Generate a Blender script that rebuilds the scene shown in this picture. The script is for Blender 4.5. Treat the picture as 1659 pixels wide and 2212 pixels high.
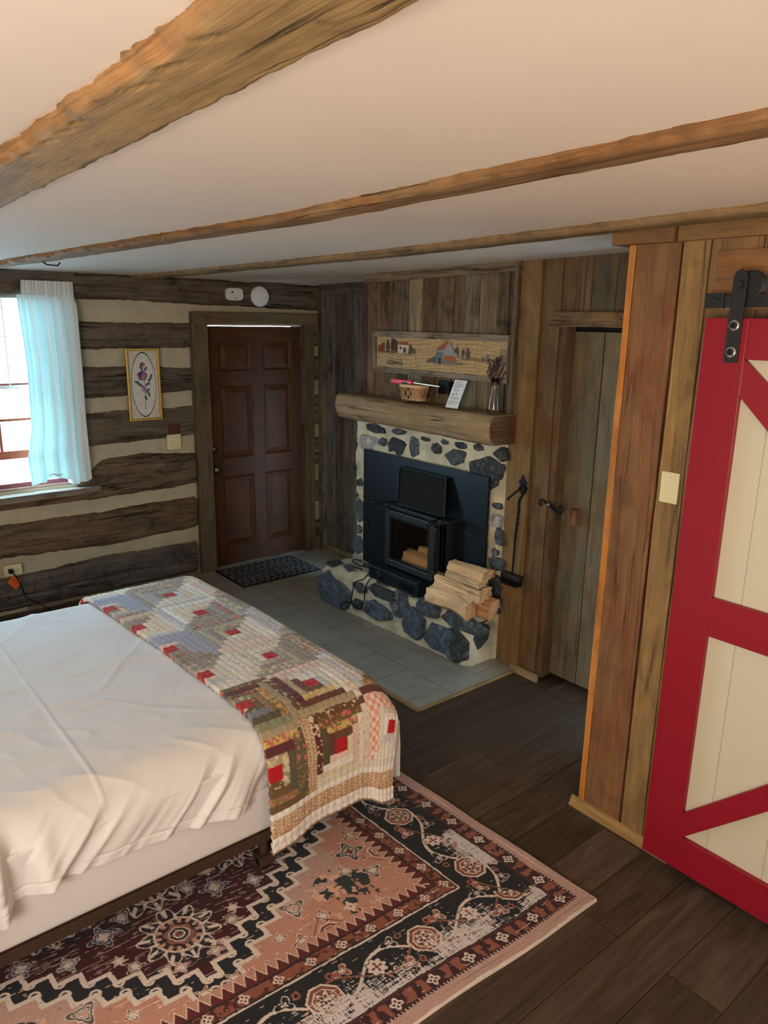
import bpy, bmesh, math, random
import numpy as np
from mathutils import Vector, Matrix, noise as mnoise
for o in list(bpy.data.objects): bpy.data.objects.remove(o)
SC = bpy.context.scene
COL = SC.collection
random.seed(7)
PI = math.pi

# ------------------------------------------------------------------ camera
CR = Vector((0.63191, 0.77487, 0.01583)); CU = Vector((-0.20366, 0.14627, 0.96805)); CD = Vector((-0.74781, 0.61488, -0.25022))
FPX = 1607.35; CH = 2.05
cam_d = bpy.data.cameras.new('camera'); cam = bpy.data.objects.new('camera', cam_d); COL.objects.link(cam)
m = Matrix((CR, CU, -CD)).transposed().to_4x4(); m.translation = Vector((0, 0, CH)); cam.matrix_world = m
cam_d.sensor_fit = 'VERTICAL'; cam_d.sensor_height = 24; cam_d.lens = FPX / 2212 * 24; cam_d.clip_start = .05
SC.camera = cam

# ------------------------------------------------------------------ light
SC.view_settings.view_transform = 'Standard'; SC.view_settings.look = 'None'
SC.view_settings.gamma = 1; SC.view_settings.use_curve_mapping = False
SC.view_settings.exposure = 0.0
W = bpy.data.worlds.new('daylight'); SC.world = W; W.use_nodes = True
bg = W.node_tree.nodes['Background']; bg.inputs[0].default_value = (0.52, 0.82, 1.0, 1); bg.inputs[1].default_value = 24.0
def area(name, loc, target, sx, sy, power, color):
    d = bpy.data.lights.new(name, 'AREA'); d.shape = 'RECTANGLE'; d.size = sx; d.size_y = sy; d.energy = power; d.color = color
    o = bpy.data.objects.new(name, d); COL.objects.link(o); o.location = loc
    o.rotation_euler = (Vector(target) - Vector(loc)).to_track_quat('-Z', 'Y').to_euler(); return o
def bulb(name, loc, r, power, color):
    d = bpy.data.lights.new(name, 'POINT'); d.shadow_soft_size = r; d.energy = power; d.color = color
    o = bpy.data.objects.new(name, d); COL.objects.link(o); o.location = loc; return o
portal = area('window_portal', (-5.62, 1.0, 1.56), (0, 1.0, 1.56), 1.2, 1.4, 1, (1, 1, 1))
portal.data.cycles.is_portal = True
bulb('assumed_lamp_light', (-1.6, -1.7, 1.45), .12, 24, (1.0, .86, .68))  # bare point light for an assumed, unseen lamp behind the camera; none is modelled
area('assumed_rear_window_light', (0.9, -1.9, 1.75), (-1.3, 1.6, 1.0), 1.3, 1.2, 48, (1.0, .93, .84))  # added area light for an assumed window behind the view; no opening there
area('ceiling_fill', (-0.3, -1.2, 1.35), (-0.6, 0.2, 2.4), 1.0, 1.0, 46, (1.0, .86, .70))  # added upward fill behind the camera to brighten the ceiling, no lamp stands here
area('side_ceiling_fill', (0.8, 1.2, 1.2), (0.0, 1.6, 2.4), .7, .7, 16, (1.0, .80, .58))  # second added fill, lifts the ceiling on the right; no real source

# ------------------------------------------------------------------ pixel to world (camera solved from the room's own lines)
def ray(px, py): return CD + CR * ((px - 829.5) / FPX) - CU * ((py - 1106) / FPX)
def onY(px, py, Y):
    d = ray(px, py); t = Y / d.y; return Vector((d.x * t, Y, CH + d.z * t))
def onX(px, py, X):
    d = ray(px, py); t = X / d.x; return Vector((X, d.y * t, CH + d.z * t))
def onZ(px, py, z=0.0):
    d = ray(px, py); t = (z - CH) / d.z; return Vector((d.x * t, d.y * t, z))
def ceil_z(x): return 2.40 + .017 * (x + 1)

# ------------------------------------------------------------------ helpers
def lin(c):
    c = c / 255.0; return c / 12.92 if c <= .04045 else ((c + .055) / 1.055) ** 2.4
def rgb(r, g, b): return (lin(r), lin(g), lin(b))
def tag(o, label=None, cat=None, group=None, kind=None):
    if label: o['label'] = label
    if cat: o['category'] = cat
    if group: o['group'] = group
    if kind: o['kind'] = kind
    return o
def empty(name, loc=(0, 0, 0), rz=0, **k):
    o = bpy.data.objects.new(name, None); COL.objects.link(o); o.location = loc; o.rotation_euler = (0, 0, rz); o.empty_display_size = .1
    return tag(o, **k)
def wm(p):
    l = Matrix.Translation(p.location) @ p.rotation_euler.to_matrix().to_4x4()
    return l if p.parent is None else wm(p.parent) @ p.matrix_parent_inverse @ l
def link(name, me, mat, parent=None, **k):
    o = bpy.data.objects.new(name, me); COL.objects.link(o)
    if mat: me.materials.append(mat)
    if parent is not None:
        o.parent = parent
        if k.pop('world', True): o.matrix_parent_inverse = wm(parent).inverted()   # meshes are authored in world space
    else: k.pop('world', None)
    return tag(o, **k)
class MB:
    def __init__(s): s.v = []; s.f = []; s.uv = []; s.c = []
    def face(s, idx, uvs=None, col=(1, 1, 1)):
        s.f.append(idx); s.uv.append(uvs or [(0, 0)] * len(idx)); s.c.append(col)
    def box(s, a, b, ax=2, col=(.5, .5, .5), wob=0.0, step=.08, off=None):
        """axis box, grain along ax; wob makes its long edges wander"""
        a = list(a); b = list(b)
        for i in range(3):
            if a[i] > b[i]: a[i], b[i] = b[i], a[i]
        t = [i for i in range(3) if i != ax]; n = max(1, int((b[ax] - a[ax]) / step)) if wob else 1
        ou, ov = off or (random.uniform(0, 40), random.uniform(0, 40)); base = len(s.v); sd = random.uniform(0, 100)
        for k in range(n + 1):
            L = a[ax] + (b[ax] - a[ax]) * k / n
            for ci, (p, q) in enumerate(((0, 0), (1, 0), (1, 1), (0, 1))):
                co = [0, 0, 0]; co[ax] = L
                co[t[0]] = (a, b)[p][t[0]]; co[t[1]] = (a, b)[q][t[1]]
                if wob:
                    w = mnoise.noise(Vector((L * 2.2, p * 7 + sd, 0))) * wob + mnoise.noise(Vector((L * 14, p * 7 + sd, 3))) * wob * .35
                    co[t[0]] += w
                    co[t[1]] += mnoise.noise(Vector((L * 2.0, q * 5 + sd, 9))) * wob
                s.v.append(tuple(co))
        d0 = b[t[0]] - a[t[0]]; d1 = b[t[1]] - a[t[1]]; us = [0, d0, d0 + d1, 2 * d0 + d1, 2 * d0 + 2 * d1]
        flip = (ax == 1)
        for k in range(n):
            v0 = a[ax] + (b[ax] - a[ax]) * k / n + ov; v1 = a[ax] + (b[ax] - a[ax]) * (k + 1) / n + ov
            for c in range(4):
                c2 = (c + 1) % 4; idx = [base + 4 * k + c, base + 4 * k + c2, base + 4 * k + 4 + c2, base + 4 * k + 4 + c]
                uv = [(us[c] + ou, v0), (us[c + 1] + ou, v0), (us[c + 1] + ou, v1), (us[c] + ou, v1)]
                if flip: idx.reverse(); uv.reverse()
                s.face(idx, uv, col)
        e0 = [base + 3, base + 2, base + 1, base]; e1 = [base + 4 * n + i for i in range(4)]
        if flip: e0.reverse(); e1.reverse()
        q = [(ou, ov), (ou + d0, ov), (ou + d0, ov + d1), (ou, ov + d1)]
        s.face(e0, q, col); s.face(e1, q, col)
        return s
    def prism(s, pts, d, col=(.5, .5, .5), ax=None):
        """extrude a planar polygon (3D points) by vector d; uv = along longest"""
        pts = [Vector(p) for p in pts]; d = Vector(d); base = len(s.v); n = len(pts)
        ou, ov = random.uniform(0, 40), random.uniform(0, 40)
        for p in pts: s.v.append(tuple(p))
        for p in pts: s.v.append(tuple(p + d))
        e = max(((pts[(i + 1) % n] - pts[i]) for i in range(n)), key=lambda x: x.length).normalized() if ax is None else Vector(ax).normalized()
        nn = d.normalized(); par = abs(nn.dot(e)) > .9; w = nn.orthogonal() if par else e.cross(nn)
        U = lambda p: (p.dot(w) + ou, p.dot(e) + ov)
        s.face([base + i for i in range(n)], [U(p) for p in pts], col)
        s.face([base + n + i for i in reversed(range(n))], [U(p) for p in reversed(pts)], col)
        for i in range(n):
            j = (i + 1) % n
            if par:
                u0 = ou + i * .03; s.face([base + j, base + i, base + n + i, base + n + j], [(u0 + .03, ov), (u0, ov), (u0, ov + d.length), (u0 + .03, ov + d.length)], col); continue
            s.face([base + j, base + i, base + n + i, base + n + j], [(U(pts[j])), U(pts[i]), (U(pts[i])[0] + d.length, U(pts[i])[1]), (U(pts[j])[0] + d.length, U(pts[j])[1])], col)
        return s
    def tube(s, path, r, n=8, col=(1, 1, 1), caps=True):
        path = [Vector(p) for p in path]; base = len(s.v); m_ = len(path); prev = None; L = 0
        for i, p in enumerate(path):
            t = (path[min(i + 1, m_ - 1)] - path[max(i - 1, 0)]).normalized()
            if prev is None: a = t.orthogonal().normalized()
            else: a = (prev - t * prev.dot(t)).normalized()
            prev = a; b = t.cross(a); rr = r[i] if isinstance(r, (list, tuple)) else r
            for k in range(n):
                th = 2 * PI * k / n; s.v.append(tuple(p + (a * math.cos(th) + b * math.sin(th)) * rr))
        for i in range(m_ - 1):
            for k in range(n):
                k2 = (k + 1) % n
                s.face([base + i * n + k, base + i * n + k2, base + (i + 1) * n + k2, base + (i + 1) * n + k], [(k / n, i * .02)] * 4, col)
        if caps: s.face([base + k for k in reversed(range(n))], None, col); s.face([base + (m_ - 1) * n + k for k in range(n)], None, col)
        return s
    def lathe(s, c, prof, n=24, ax=(0, 0, 1), col=(1, 1, 1)):
        """prof: list of (radius, distance along ax)"""
        c = Vector(c); ax = Vector(ax).normalized(); a = ax.orthogonal().normalized(); b = ax.cross(a); base = len(s.v)
        for r_, h in prof:
            for k in range(n):
                th = 2 * PI * k / n; s.v.append(tuple(c + ax * h + (a * math.cos(th) + b * math.sin(th)) * r_))
        for i in range(len(prof) - 1):
            for k in range(n):
                k2 = (k + 1) % n; s.face([base + i * n + k, base + i * n + k2, base + (i + 1) * n + k2, base + (i + 1) * n + k], None, col)
        if prof[0][0] > 1e-5: s.face([base + k for k in reversed(range(n))], None, col)
        if prof[-1][0] > 1e-5: s.face([base + (len(prof) - 1) * n + k for k in range(n)], None, col)
        return s
    def mesh(s, name):
        me = bpy.data.meshes.new(name); me.from_pydata(s.v, [], s.f)
        uvl = me.uv_layers.new(name='UVMap'); flat = [c for f in s.uv for p in f for c in p]; uvl.data.foreach_set('uv', flat)
        ca = me.color_attributes.new('tone', 'FLOAT_COLOR', 'CORNER')
        fc = [x for f, c in zip(s.f, s.c) for _ in f for x in (c[0], c[1], c[2], 1.0)]; ca.data.foreach_set('color', fc)
        me.update(); return me
    def build(s, name, mat, parent=None, bevel=0, seg=2, smooth=False, **k):
        o = link(name, s.mesh(name), mat, parent, **k)
        if bevel:
            b = o.modifiers.new('b', 'BEVEL'); b.width = bevel; b.segments = seg; b.limit_method = 'ANGLE'; b.angle_limit = .6
        if smooth:
            for p in o.data.polygons: p.use_smooth = True
        return o
def grid_mesh(name, P, mat, parent=None, col=None, uv=None, smooth=True, close=False, **k):
    """P: (n,m,3) numpy grid"""
    n, m_ = P.shape[:2]; me = bpy.data.meshes.new(name)
    me.vertices.add(n * m_); me.vertices.foreach_set('co', P.reshape(-1).astype(np.float32))
    I = np.arange(n * m_).reshape(n, m_)
    if close: I = np.concatenate([I, I[:, :1]], 1)
    q = np.stack([I[:-1, :-1], I[1:, :-1], I[1:, 1:], I[:-1, 1:]], -1).reshape(-1, 4)
    nf = len(q); me.loops.add(nf * 4); me.polygons.add(nf)
    me.loops.foreach_set('vertex_index', q.reshape(-1).astype(np.int32))
    me.polygons.foreach_set('loop_start', (np.arange(nf) * 4).astype(np.int32)); me.polygons.foreach_set('loop_total', np.full(nf, 4, np.int32))
    me.polygons.foreach_set('use_smooth', np.full(nf, smooth))
    me.update(calc_edges=True)
    if uv is not None:
        ul = me.uv_layers.new(name='UVMap'); ul.data.foreach_set('uv', uv.reshape(-1, 2)[q.reshape(-1)].reshape(-1).astype(np.float32))
    if col is not None:
        ca = me.color_attributes.new('tone', 'FLOAT_COLOR', 'POINT'); c4 = np.ones((n * m_, 4), np.float32); c4[:, :3] = col.reshape(-1, 3); ca.data.foreach_set('color', c4.reshape(-1))
    return link(name, me, mat, parent, **k)
# numpy noise
def _h(ix, iy, s):
    n = (ix.astype(np.int64) * 374761393 + iy.astype(np.int64) * 668265263 + int(s) * 974634777) & 0xffffffff
    n = ((n ^ (n >> 13)) * 1274126177) & 0xffffffff; n = n ^ (n >> 16); return (n & 0xffffff) / float(0xffffff)
def vn(x, y, s=0):
    x = np.asarray(x, float); y = np.asarray(y, float); x, y = np.broadcast_arrays(x, y)
    x0 = np.floor(x); y0 = np.floor(y); fx = x - x0; fy = y - y0; fx = fx * fx * (3 - 2 * fx); fy = fy * fy * (3 - 2 * fy)
    a = _h(x0, y0, s); b = _h(x0 + 1, y0, s); c = _h(x0, y0 + 1, s); d = _h(x0 + 1, y0 + 1, s)
    return (a * (1 - fx) + b * fx) * (1 - fy) + (c * (1 - fx) + d * fx) * fy
def fbm(x, y, s=0, o=4):
    t = 0; a = .5; n = 0
    for i in range(o): t = t + a * vn(x * 2 ** i, y * 2 ** i, s + i * 17); n += a; a *= .5
    return t / n
def sm(e0, e1, x): t = np.clip((x - e0) / (e1 - e0), 0, 1); return t * t * (3 - 2 * t)
def mixc(A, B, t): return A * (1 - t[..., None]) + np.asarray(B) * t[..., None]
def L3(r, g, b): return np.array(rgb(r, g, b))

# ------------------------------------------------------------------ materials
def newmat(name):
    m_ = bpy.data.materials.new(name); m_.use_nodes = True; nt = m_.node_tree; b = nt.nodes['Principled BSDF']; return m_, nt, b
def N(nt, t, **k):
    n = nt.nodes.new(t)
    for a, v in k.items():
        if a == 'ins':
            for i, x in v.items(): n.inputs[i].default_value = x
        else: setattr(n, a, v)
    return n
def mapping(nt, src, scale, rot=(0, 0, 0)):
    mp = N(nt, 'ShaderNodeMapping'); mp.inputs['Scale'].default_value = scale; mp.inputs['Rotation'].default_value = rot; nt.links.new(src, mp.inputs[0]); return mp.outputs[0]
def noise(nt, vec, scale=1, detail=6, rough=.6, dist=0):
    n = N(nt, 'ShaderNodeTexNoise'); nt.links.new(vec, n.inputs['Vector'])
    n.inputs['Scale'].default_value = scale; n.inputs['Detail'].default_value = detail; n.inputs['Roughness'].default_value = rough; n.inputs['Distortion'].default_value = dist
    return n.outputs['Fac']
def ramp(nt, fac, stops):
    r = N(nt, 'ShaderNodeValToRGB'); el = r.color_ramp.elements
    while len(el) < len(stops): el.new(.5)
    for e, (p, c) in zip(el, stops): e.position = p; e.color = (c[0], c[1], c[2], 1) if not isinstance(c, (int, float)) else (c, c, c, 1)
    nt.links.new(fac, r.inputs[0]); return r.outputs[0]
def mix(nt, a, b, fac, mode='MIX'):
    x = N(nt, 'ShaderNodeMix', data_type='RGBA', blend_type=mode)
    for s_, v in ((6, a), (7, b), (0, fac)):
        if hasattr(v, 'is_output'): nt.links.new(v, x.inputs[s_])
        else: x.inputs[s_].default_value = v if s_ == 0 else (*v[:3], 1)
    return x.outputs[2]
def mth(nt, op, a, b=0.0, c=None):
    n = N(nt, 'ShaderNodeMath', operation=op)
    for i, v in enumerate((a, b) if c is None else (a, b, c)):
        if hasattr(v, 'is_output'): nt.links.new(v, n.inputs[i])
        else: n.inputs[i].default_value = v
    return n.outputs[0]
def bump(nt, b, h, strength=.3, dist=.01):
    n = N(nt, 'ShaderNodeBump'); n.inputs['Strength'].default_value = strength; n.inputs['Distance'].default_value = dist
    nt.links.new(h, n.inputs['Height']); nt.links.new(n.outputs[0], b.inputs['Normal'])
def wood(name, rough=.75, contrast=1.0, hue2=(.5, .5, .5), hue2amt=.35, nail=.6, crack=.8, bmp=.35, light=(1.35, 1.32, 1.25), spec=.25, stain=0.0, warpk=.07, hairk=1.0):
    """weathered timber: tone attribute x streaky grain, patches of a second hue, cracks along the grain, nail holes"""
    m_, nt, b = newmat(name); L = nt.links
    uv = N(nt, 'ShaderNodeUVMap', uv_map='UVMap').outputs[0]; tone = N(nt, 'ShaderNodeVertexColor', layer_name='tone').outputs[0]
    warp = noise(nt, mapping(nt, uv, (3.0, .9, 1)), 1, 3)
    wv = N(nt, 'ShaderNodeCombineXYZ'); L.new(mth(nt, 'MULTIPLY', warp, warpk), wv.inputs[0])
    va = N(nt, 'ShaderNodeVectorMath', operation='ADD'); L.new(uv, va.inputs[0]); L.new(wv.outputs[0], va.inputs[1]); wuv = va.outputs[0]
    fine = noise(nt, mapping(nt, wuv, (150, 5, 1)), 1, 8, .7)
    med = noise(nt, mapping(nt, wuv, (32, 1.6, 1)), 1, 6, .62)
    pat = noise(nt, mapping(nt, uv, (5.5, 2.4, 1)), 1, 6, .65, .6)
    g = mth(nt, 'ADD', mth(nt, 'MULTIPLY', fine, .5), mth(nt, 'MULTIPLY', med, .5))
    fib = noise(nt, mapping(nt, wuv, (260, 3.2, 1)), 1, 4, .6); hair = ramp(nt, fib, [(.34, max(.15, 1 - .6 * contrast * hairk)), (.46, 1.0), (.62, 1 + .12 * contrast * hairk)])
    k = contrast
    gr = ramp(nt, g, [(.34, tuple(max(.05, 1 - .80 * k) for _ in range(3))), (.47, tuple(1 - .16 * k for _ in range(3))), (.64, tuple(1 + (x - 1) * k * 1.1 for x in light))]); gr = mix(nt, gr, hair, 1.0, 'MULTIPLY')
    c = mix(nt, tone, gr, 1.0, 'MULTIPLY')
    c2 = mix(nt, mix(nt, hue2, gr, 1.0, 'MULTIPLY'), c, ramp(nt, pat, [(.40, 1 - hue2amt), (.62, 1.0)]))
    pdark = ramp(nt, noise(nt, mapping(nt, uv, (7, 3.2, 1)), 1, 5, .6, 1.2), [(.30, .38 if stain else .70), (.48, 1.0), (.75, 1.22)])
    c3 = mix(nt, c2, pdark, 1.0, 'MULTIPLY')
    cr = noise(nt, mapping(nt, wuv, (16, .55, 1)), 1, 4, .5)
    crk = mth(nt, 'SMOOTH_MIN', mth(nt, 'MULTIPLY', mth(nt, 'ABSOLUTE', mth(nt, 'SUBTRACT', cr, .5)), 55.0), 1.0, .3)
    gate = ramp(nt, noise(nt, mapping(nt, uv, (4, 1.1, 1)), 1, 2), [(.50, 1.0), (.58, 0.0)])
    crk2 = mth(nt, 'MAXIMUM', crk, gate)
    c4 = mix(nt, c3, crk2, crack, 'MULTIPLY')
    vo = N(nt, 'ShaderNodeTexVoronoi'); vo.inputs['Scale'].default_value = 1; L.new(mapping(nt, uv, (6, 3.4, 1)), vo.inputs['Vector'])
    nh = ramp(nt, vo.outputs['Distance'], [(.018, .06), (.034, 1.0)])
    c5 = mix(nt, c4, nh, nail, 'MULTIPLY')
    L.new(c5, b.inputs['Base Color']); b.inputs['Roughness'].default_value = rough; b.inputs['Specular IOR Level'].default_value = spec
    h = mth(nt, 'ADD', mth(nt, 'ADD', mth(nt, 'MULTIPLY', g, .8), mth(nt, 'MULTIPLY', fib, .5)), mth(nt, 'MULTIPLY', crk2, .6)); bump(nt, b, h, bmp, .006)
    return m_
def plain(name, c, rough=.5, metal=0, spec=.5, var=.0, vs=20, bmp=0, bs=200):
    m_, nt, b = newmat(name); b.inputs['Roughness'].default_value = rough; b.inputs['Metallic'].default_value = metal; b.inputs['Specular IOR Level'].default_value = spec
    tc = N(nt, 'ShaderNodeTexCoord').outputs['Object']
    n = noise(nt, tc, vs, 4); r = ramp(nt, n, [(.3, tuple(x * (1 - var) for x in c)), (.7, tuple(min(1, x * (1 + var)) for x in c))]); nt.links.new(r, b.inputs['Base Color'])
    if bmp: bump(nt, b, noise(nt, tc, bs, 3), bmp, .003)
    return m_
def toned(name, rough=.8, bmp=.2, bs=300, var=.12, vs=40, spec=.2, sheen=0):
    m_, nt, b = newmat(name); b.inputs['Roughness'].default_value = rough; b.inputs['Specular IOR Level'].default_value = spec
    tc = N(nt, 'ShaderNodeTexCoord').outputs['Object']; tone = N(nt, 'ShaderNodeVertexColor', layer_name='tone').outputs[0]
    nt.links.new(mix(nt, tone, ramp(nt, noise(nt, tc, vs, 5), [(.3, 1 - var), (.7, 1 + var)]), 1.0, 'MULTIPLY'), b.inputs['Base Color'])
    if sheen: b.inputs['Sheen Weight'].default_value = sheen
    if bmp: bump(nt, b, noise(nt, tc, bs, 4), bmp, .003)
    return m_
M = {}
M['wood'] = wood('barn_wood', hue2=rgb(120, 104, 84), hue2amt=.45, stain=1)
M['beam'] = wood('hewn_beam', hue2=rgb(150, 122, 84), hue2amt=.6, contrast=.7, crack=.9, bmp=.4, nail=.5, warpk=.03, hairk=.6)
M['plank'] = wood('smooth_barn_plank', hue2=rgb(124, 98, 66), hue2amt=.6, contrast=.5, crack=.6, bmp=.2, nail=.8, warpk=.05, hairk=.7)
M['log'] = wood('weathered_log', hue2=rgb(112, 102, 92), hue2amt=.5, contrast=.95, crack=1.0, bmp=.8, nail=.2, stain=1)
M['trim'] = wood('door_casing_wood', hue2=rgb(100, 88, 72), hue2amt=.4, contrast=.7, crack=.5, bmp=.3)
M['door'] = wood('stained_door_wood', hue2=rgb(66, 35, 14), hue2amt=.5, contrast=.45, crack=0, nail=0, rough=.55, bmp=.1, spec=.35)
M['split'] = wood('split_firewood', hue2=rgb(206, 176, 138), hue2amt=.5, contrast=.55, crack=.5, bmp=.6, nail=0)
M['oak'] = wood('varnished_trim', hue2=rgb(190, 150, 95), hue2amt=.3, contrast=.4, crack=0, nail=0, rough=.45, bmp=.1)
M['plaster'] = plain('ceiling_plaster', rgb(226, 212, 200), .85, var=.02, vs=3, bmp=.08, bs=60)
M['chink'] = plain('lime_chinking', rgb(182, 172, 146), .9, var=.12, vs=9, bmp=.5, bs=30)
M['mortar'] = plain('rough_mortar', rgb(204, 196, 168), .95, var=.28, vs=7, bmp=1.0, bs=34)
M['iron'] = plain('black_iron', rgb(26, 28, 30), .5, .6, var=.2)
M['steel'] = plain('matte_black_steel', rgb(17, 26, 36), .42, .3, var=.06, bmp=.05)
M['castiron'] = plain('grey_cast_iron', rgb(52, 54, 56), .45, .5, var=.08)
M['dark'] = plain('dark_void', (.006, .006, .006), .9)
M['ivory'] = plain('ivory_plastic', rgb(226, 216, 170), .4)
M['white'] = plain('white_plastic', rgb(222, 222, 218), .45)
M['chrome'] = plain('chrome', rgb(200, 200, 200), .2, 1.0)
M['pewter'] = plain('aged_pewter', rgb(120, 112, 100), .35, 1.0)
M['tone'] = toned('coloured_surface', .75, .0)
M['fabric'] = toned('quilt_cotton', .9, .35, 900, .10, 500, sheen=.2)
M['pile'] = toned('rug_pile', .95, .3, 900, .12, 350, sheen=.15)

# ================================================================== ROOM SHELL
XW = -5.45; YB = 3.27; YR = 3.73; YP = 2.495; XR = 1.3; YN = -2.6     # log wall, chimney wall, recess, partition, right and near walls
# floor: dark vinyl planks running along Y
m_, nt, b = newmat('dark_plank_floor'); L = nt.links
tc = N(nt, 'ShaderNodeTexCoord').outputs['Object']; sw = mapping(nt, tc, (1, 1, 1), (0, 0, -PI / 2))
br = N(nt, 'ShaderNodeTexBrick'); L.new(sw, br.inputs['Vector']); br.offset = .37
for i, v in ((1, (.5, .5, .5, 1)), (2, (0, 0, 0, 1)), (3, (0, 0, 0, 1))): br.inputs[i].default_value = v
br.inputs['Color1'].default_value = (0, 0, 0, 1); br.inputs['Color2'].default_value = (1, 1, 1, 1); br.inputs['Mortar'].default_value = (.5, .5, .5, 1)
br.inputs['Scale'].default_value = 1; br.inputs['Mortar Size'].default_value = .0016; br.inputs['Mortar Smooth'].default_value = .1; br.inputs['Brick Width'].default_value = 1.22; br.inputs['Row Height'].default_value = .185
rv = mth(nt, 'MULTIPLY', br.outputs['Color'], 30)
cx = N(nt, 'ShaderNodeCombineXYZ'); L.new(rv, cx.inputs[0]); L.new(rv, cx.inputs[1]); va = N(nt, 'ShaderNodeVectorMath', operation='ADD'); L.new(tc, va.inputs[0]); L.new(cx.outputs[0], va.inputs[1])
g1 = noise(nt, mapping(nt, va.outputs[0], (90, 4, 1)), 1, 7, .7); g2 = noise(nt, mapping(nt, va.outputs[0], (14, 1.6, 1)), 1, 5, .6, 1.5)
base = ramp(nt, br.outputs['Color'], [(0, rgb(70, 58, 48)), (1, rgb(94, 78, 66))])
cc = mix(nt, base, ramp(nt, g1, [(.3, .70), (.7, 1.28)]), 1.0, 'MULTIPLY'); cc = mix(nt, cc, ramp(nt, g2, [(.34, .6), (.55, 1.0), (.75, 1.35)]), 1.0, 'MULTIPLY')
cc = mix(nt, cc, (.012, .009, .007), br.outputs['Fac']); L.new(cc, b.inputs['Base Color']); b.inputs['Roughness'].default_value = .45; b.inputs['Specular IOR Level'].default_value = .35
bump(nt, b, mth(nt, 'SUBTRACT', g1, mth(nt, 'MULTIPLY', br.outputs['Fac'], 2)), .25, .002); M['floor'] = m_
MB().box((XW - .2, YN, -.06), (XR, YR + .1, 0)).build('floor', M['floor'], kind='structure')
# ceiling follows the house: a little lower at the log wall
zc0, zc1 = ceil_z(XW - .2), ceil_z(XR)
MB().prism([(XW - .2, YN, zc0), (XR, YN, zc1), (XR, YN, zc1 + .1), (XW - .2, YN, zc0 + .1)], (0, YR + .1 - YN, 0)).build('ceiling', M['plaster'], kind='structure')
M['wallpaint'] = plain('warm_wall_paint', rgb(196, 172, 140), .85, var=.03, vs=3)
MB().box((XR, YN, 0), (XR + .1, YR + .1, 2.5)).build('wall_right', M['wallpaint'], kind='structure')
MB().box((XW - .2, YN - .1, 0), (XR, YN, 2.5)).build('wall_near', M['wallpaint'], kind='structure')

# ---------------------------------------------------------------- log wall
WY0, WY1, WZ0, WZ1 = .35, 1.60, .87, 2.26          # window opening
DY0, DY1, DZ1 = 2.645, 3.54, 1.985                 # door opening
wl = MB()
for (y0, y1, z0, z1) in ((YN, WY0, 0, 2.45), (WY0, WY1, 0, WZ0), (WY0, WY1, WZ1, 2.45), (WY1, DY0, 0, 2.45), (DY0, DY1, DZ1, 2.45), (DY1, YR + .1, 0, 2.45)):
    wl.box((XW - .16, y0, z0), (XW - .005, y1, z1))
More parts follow.
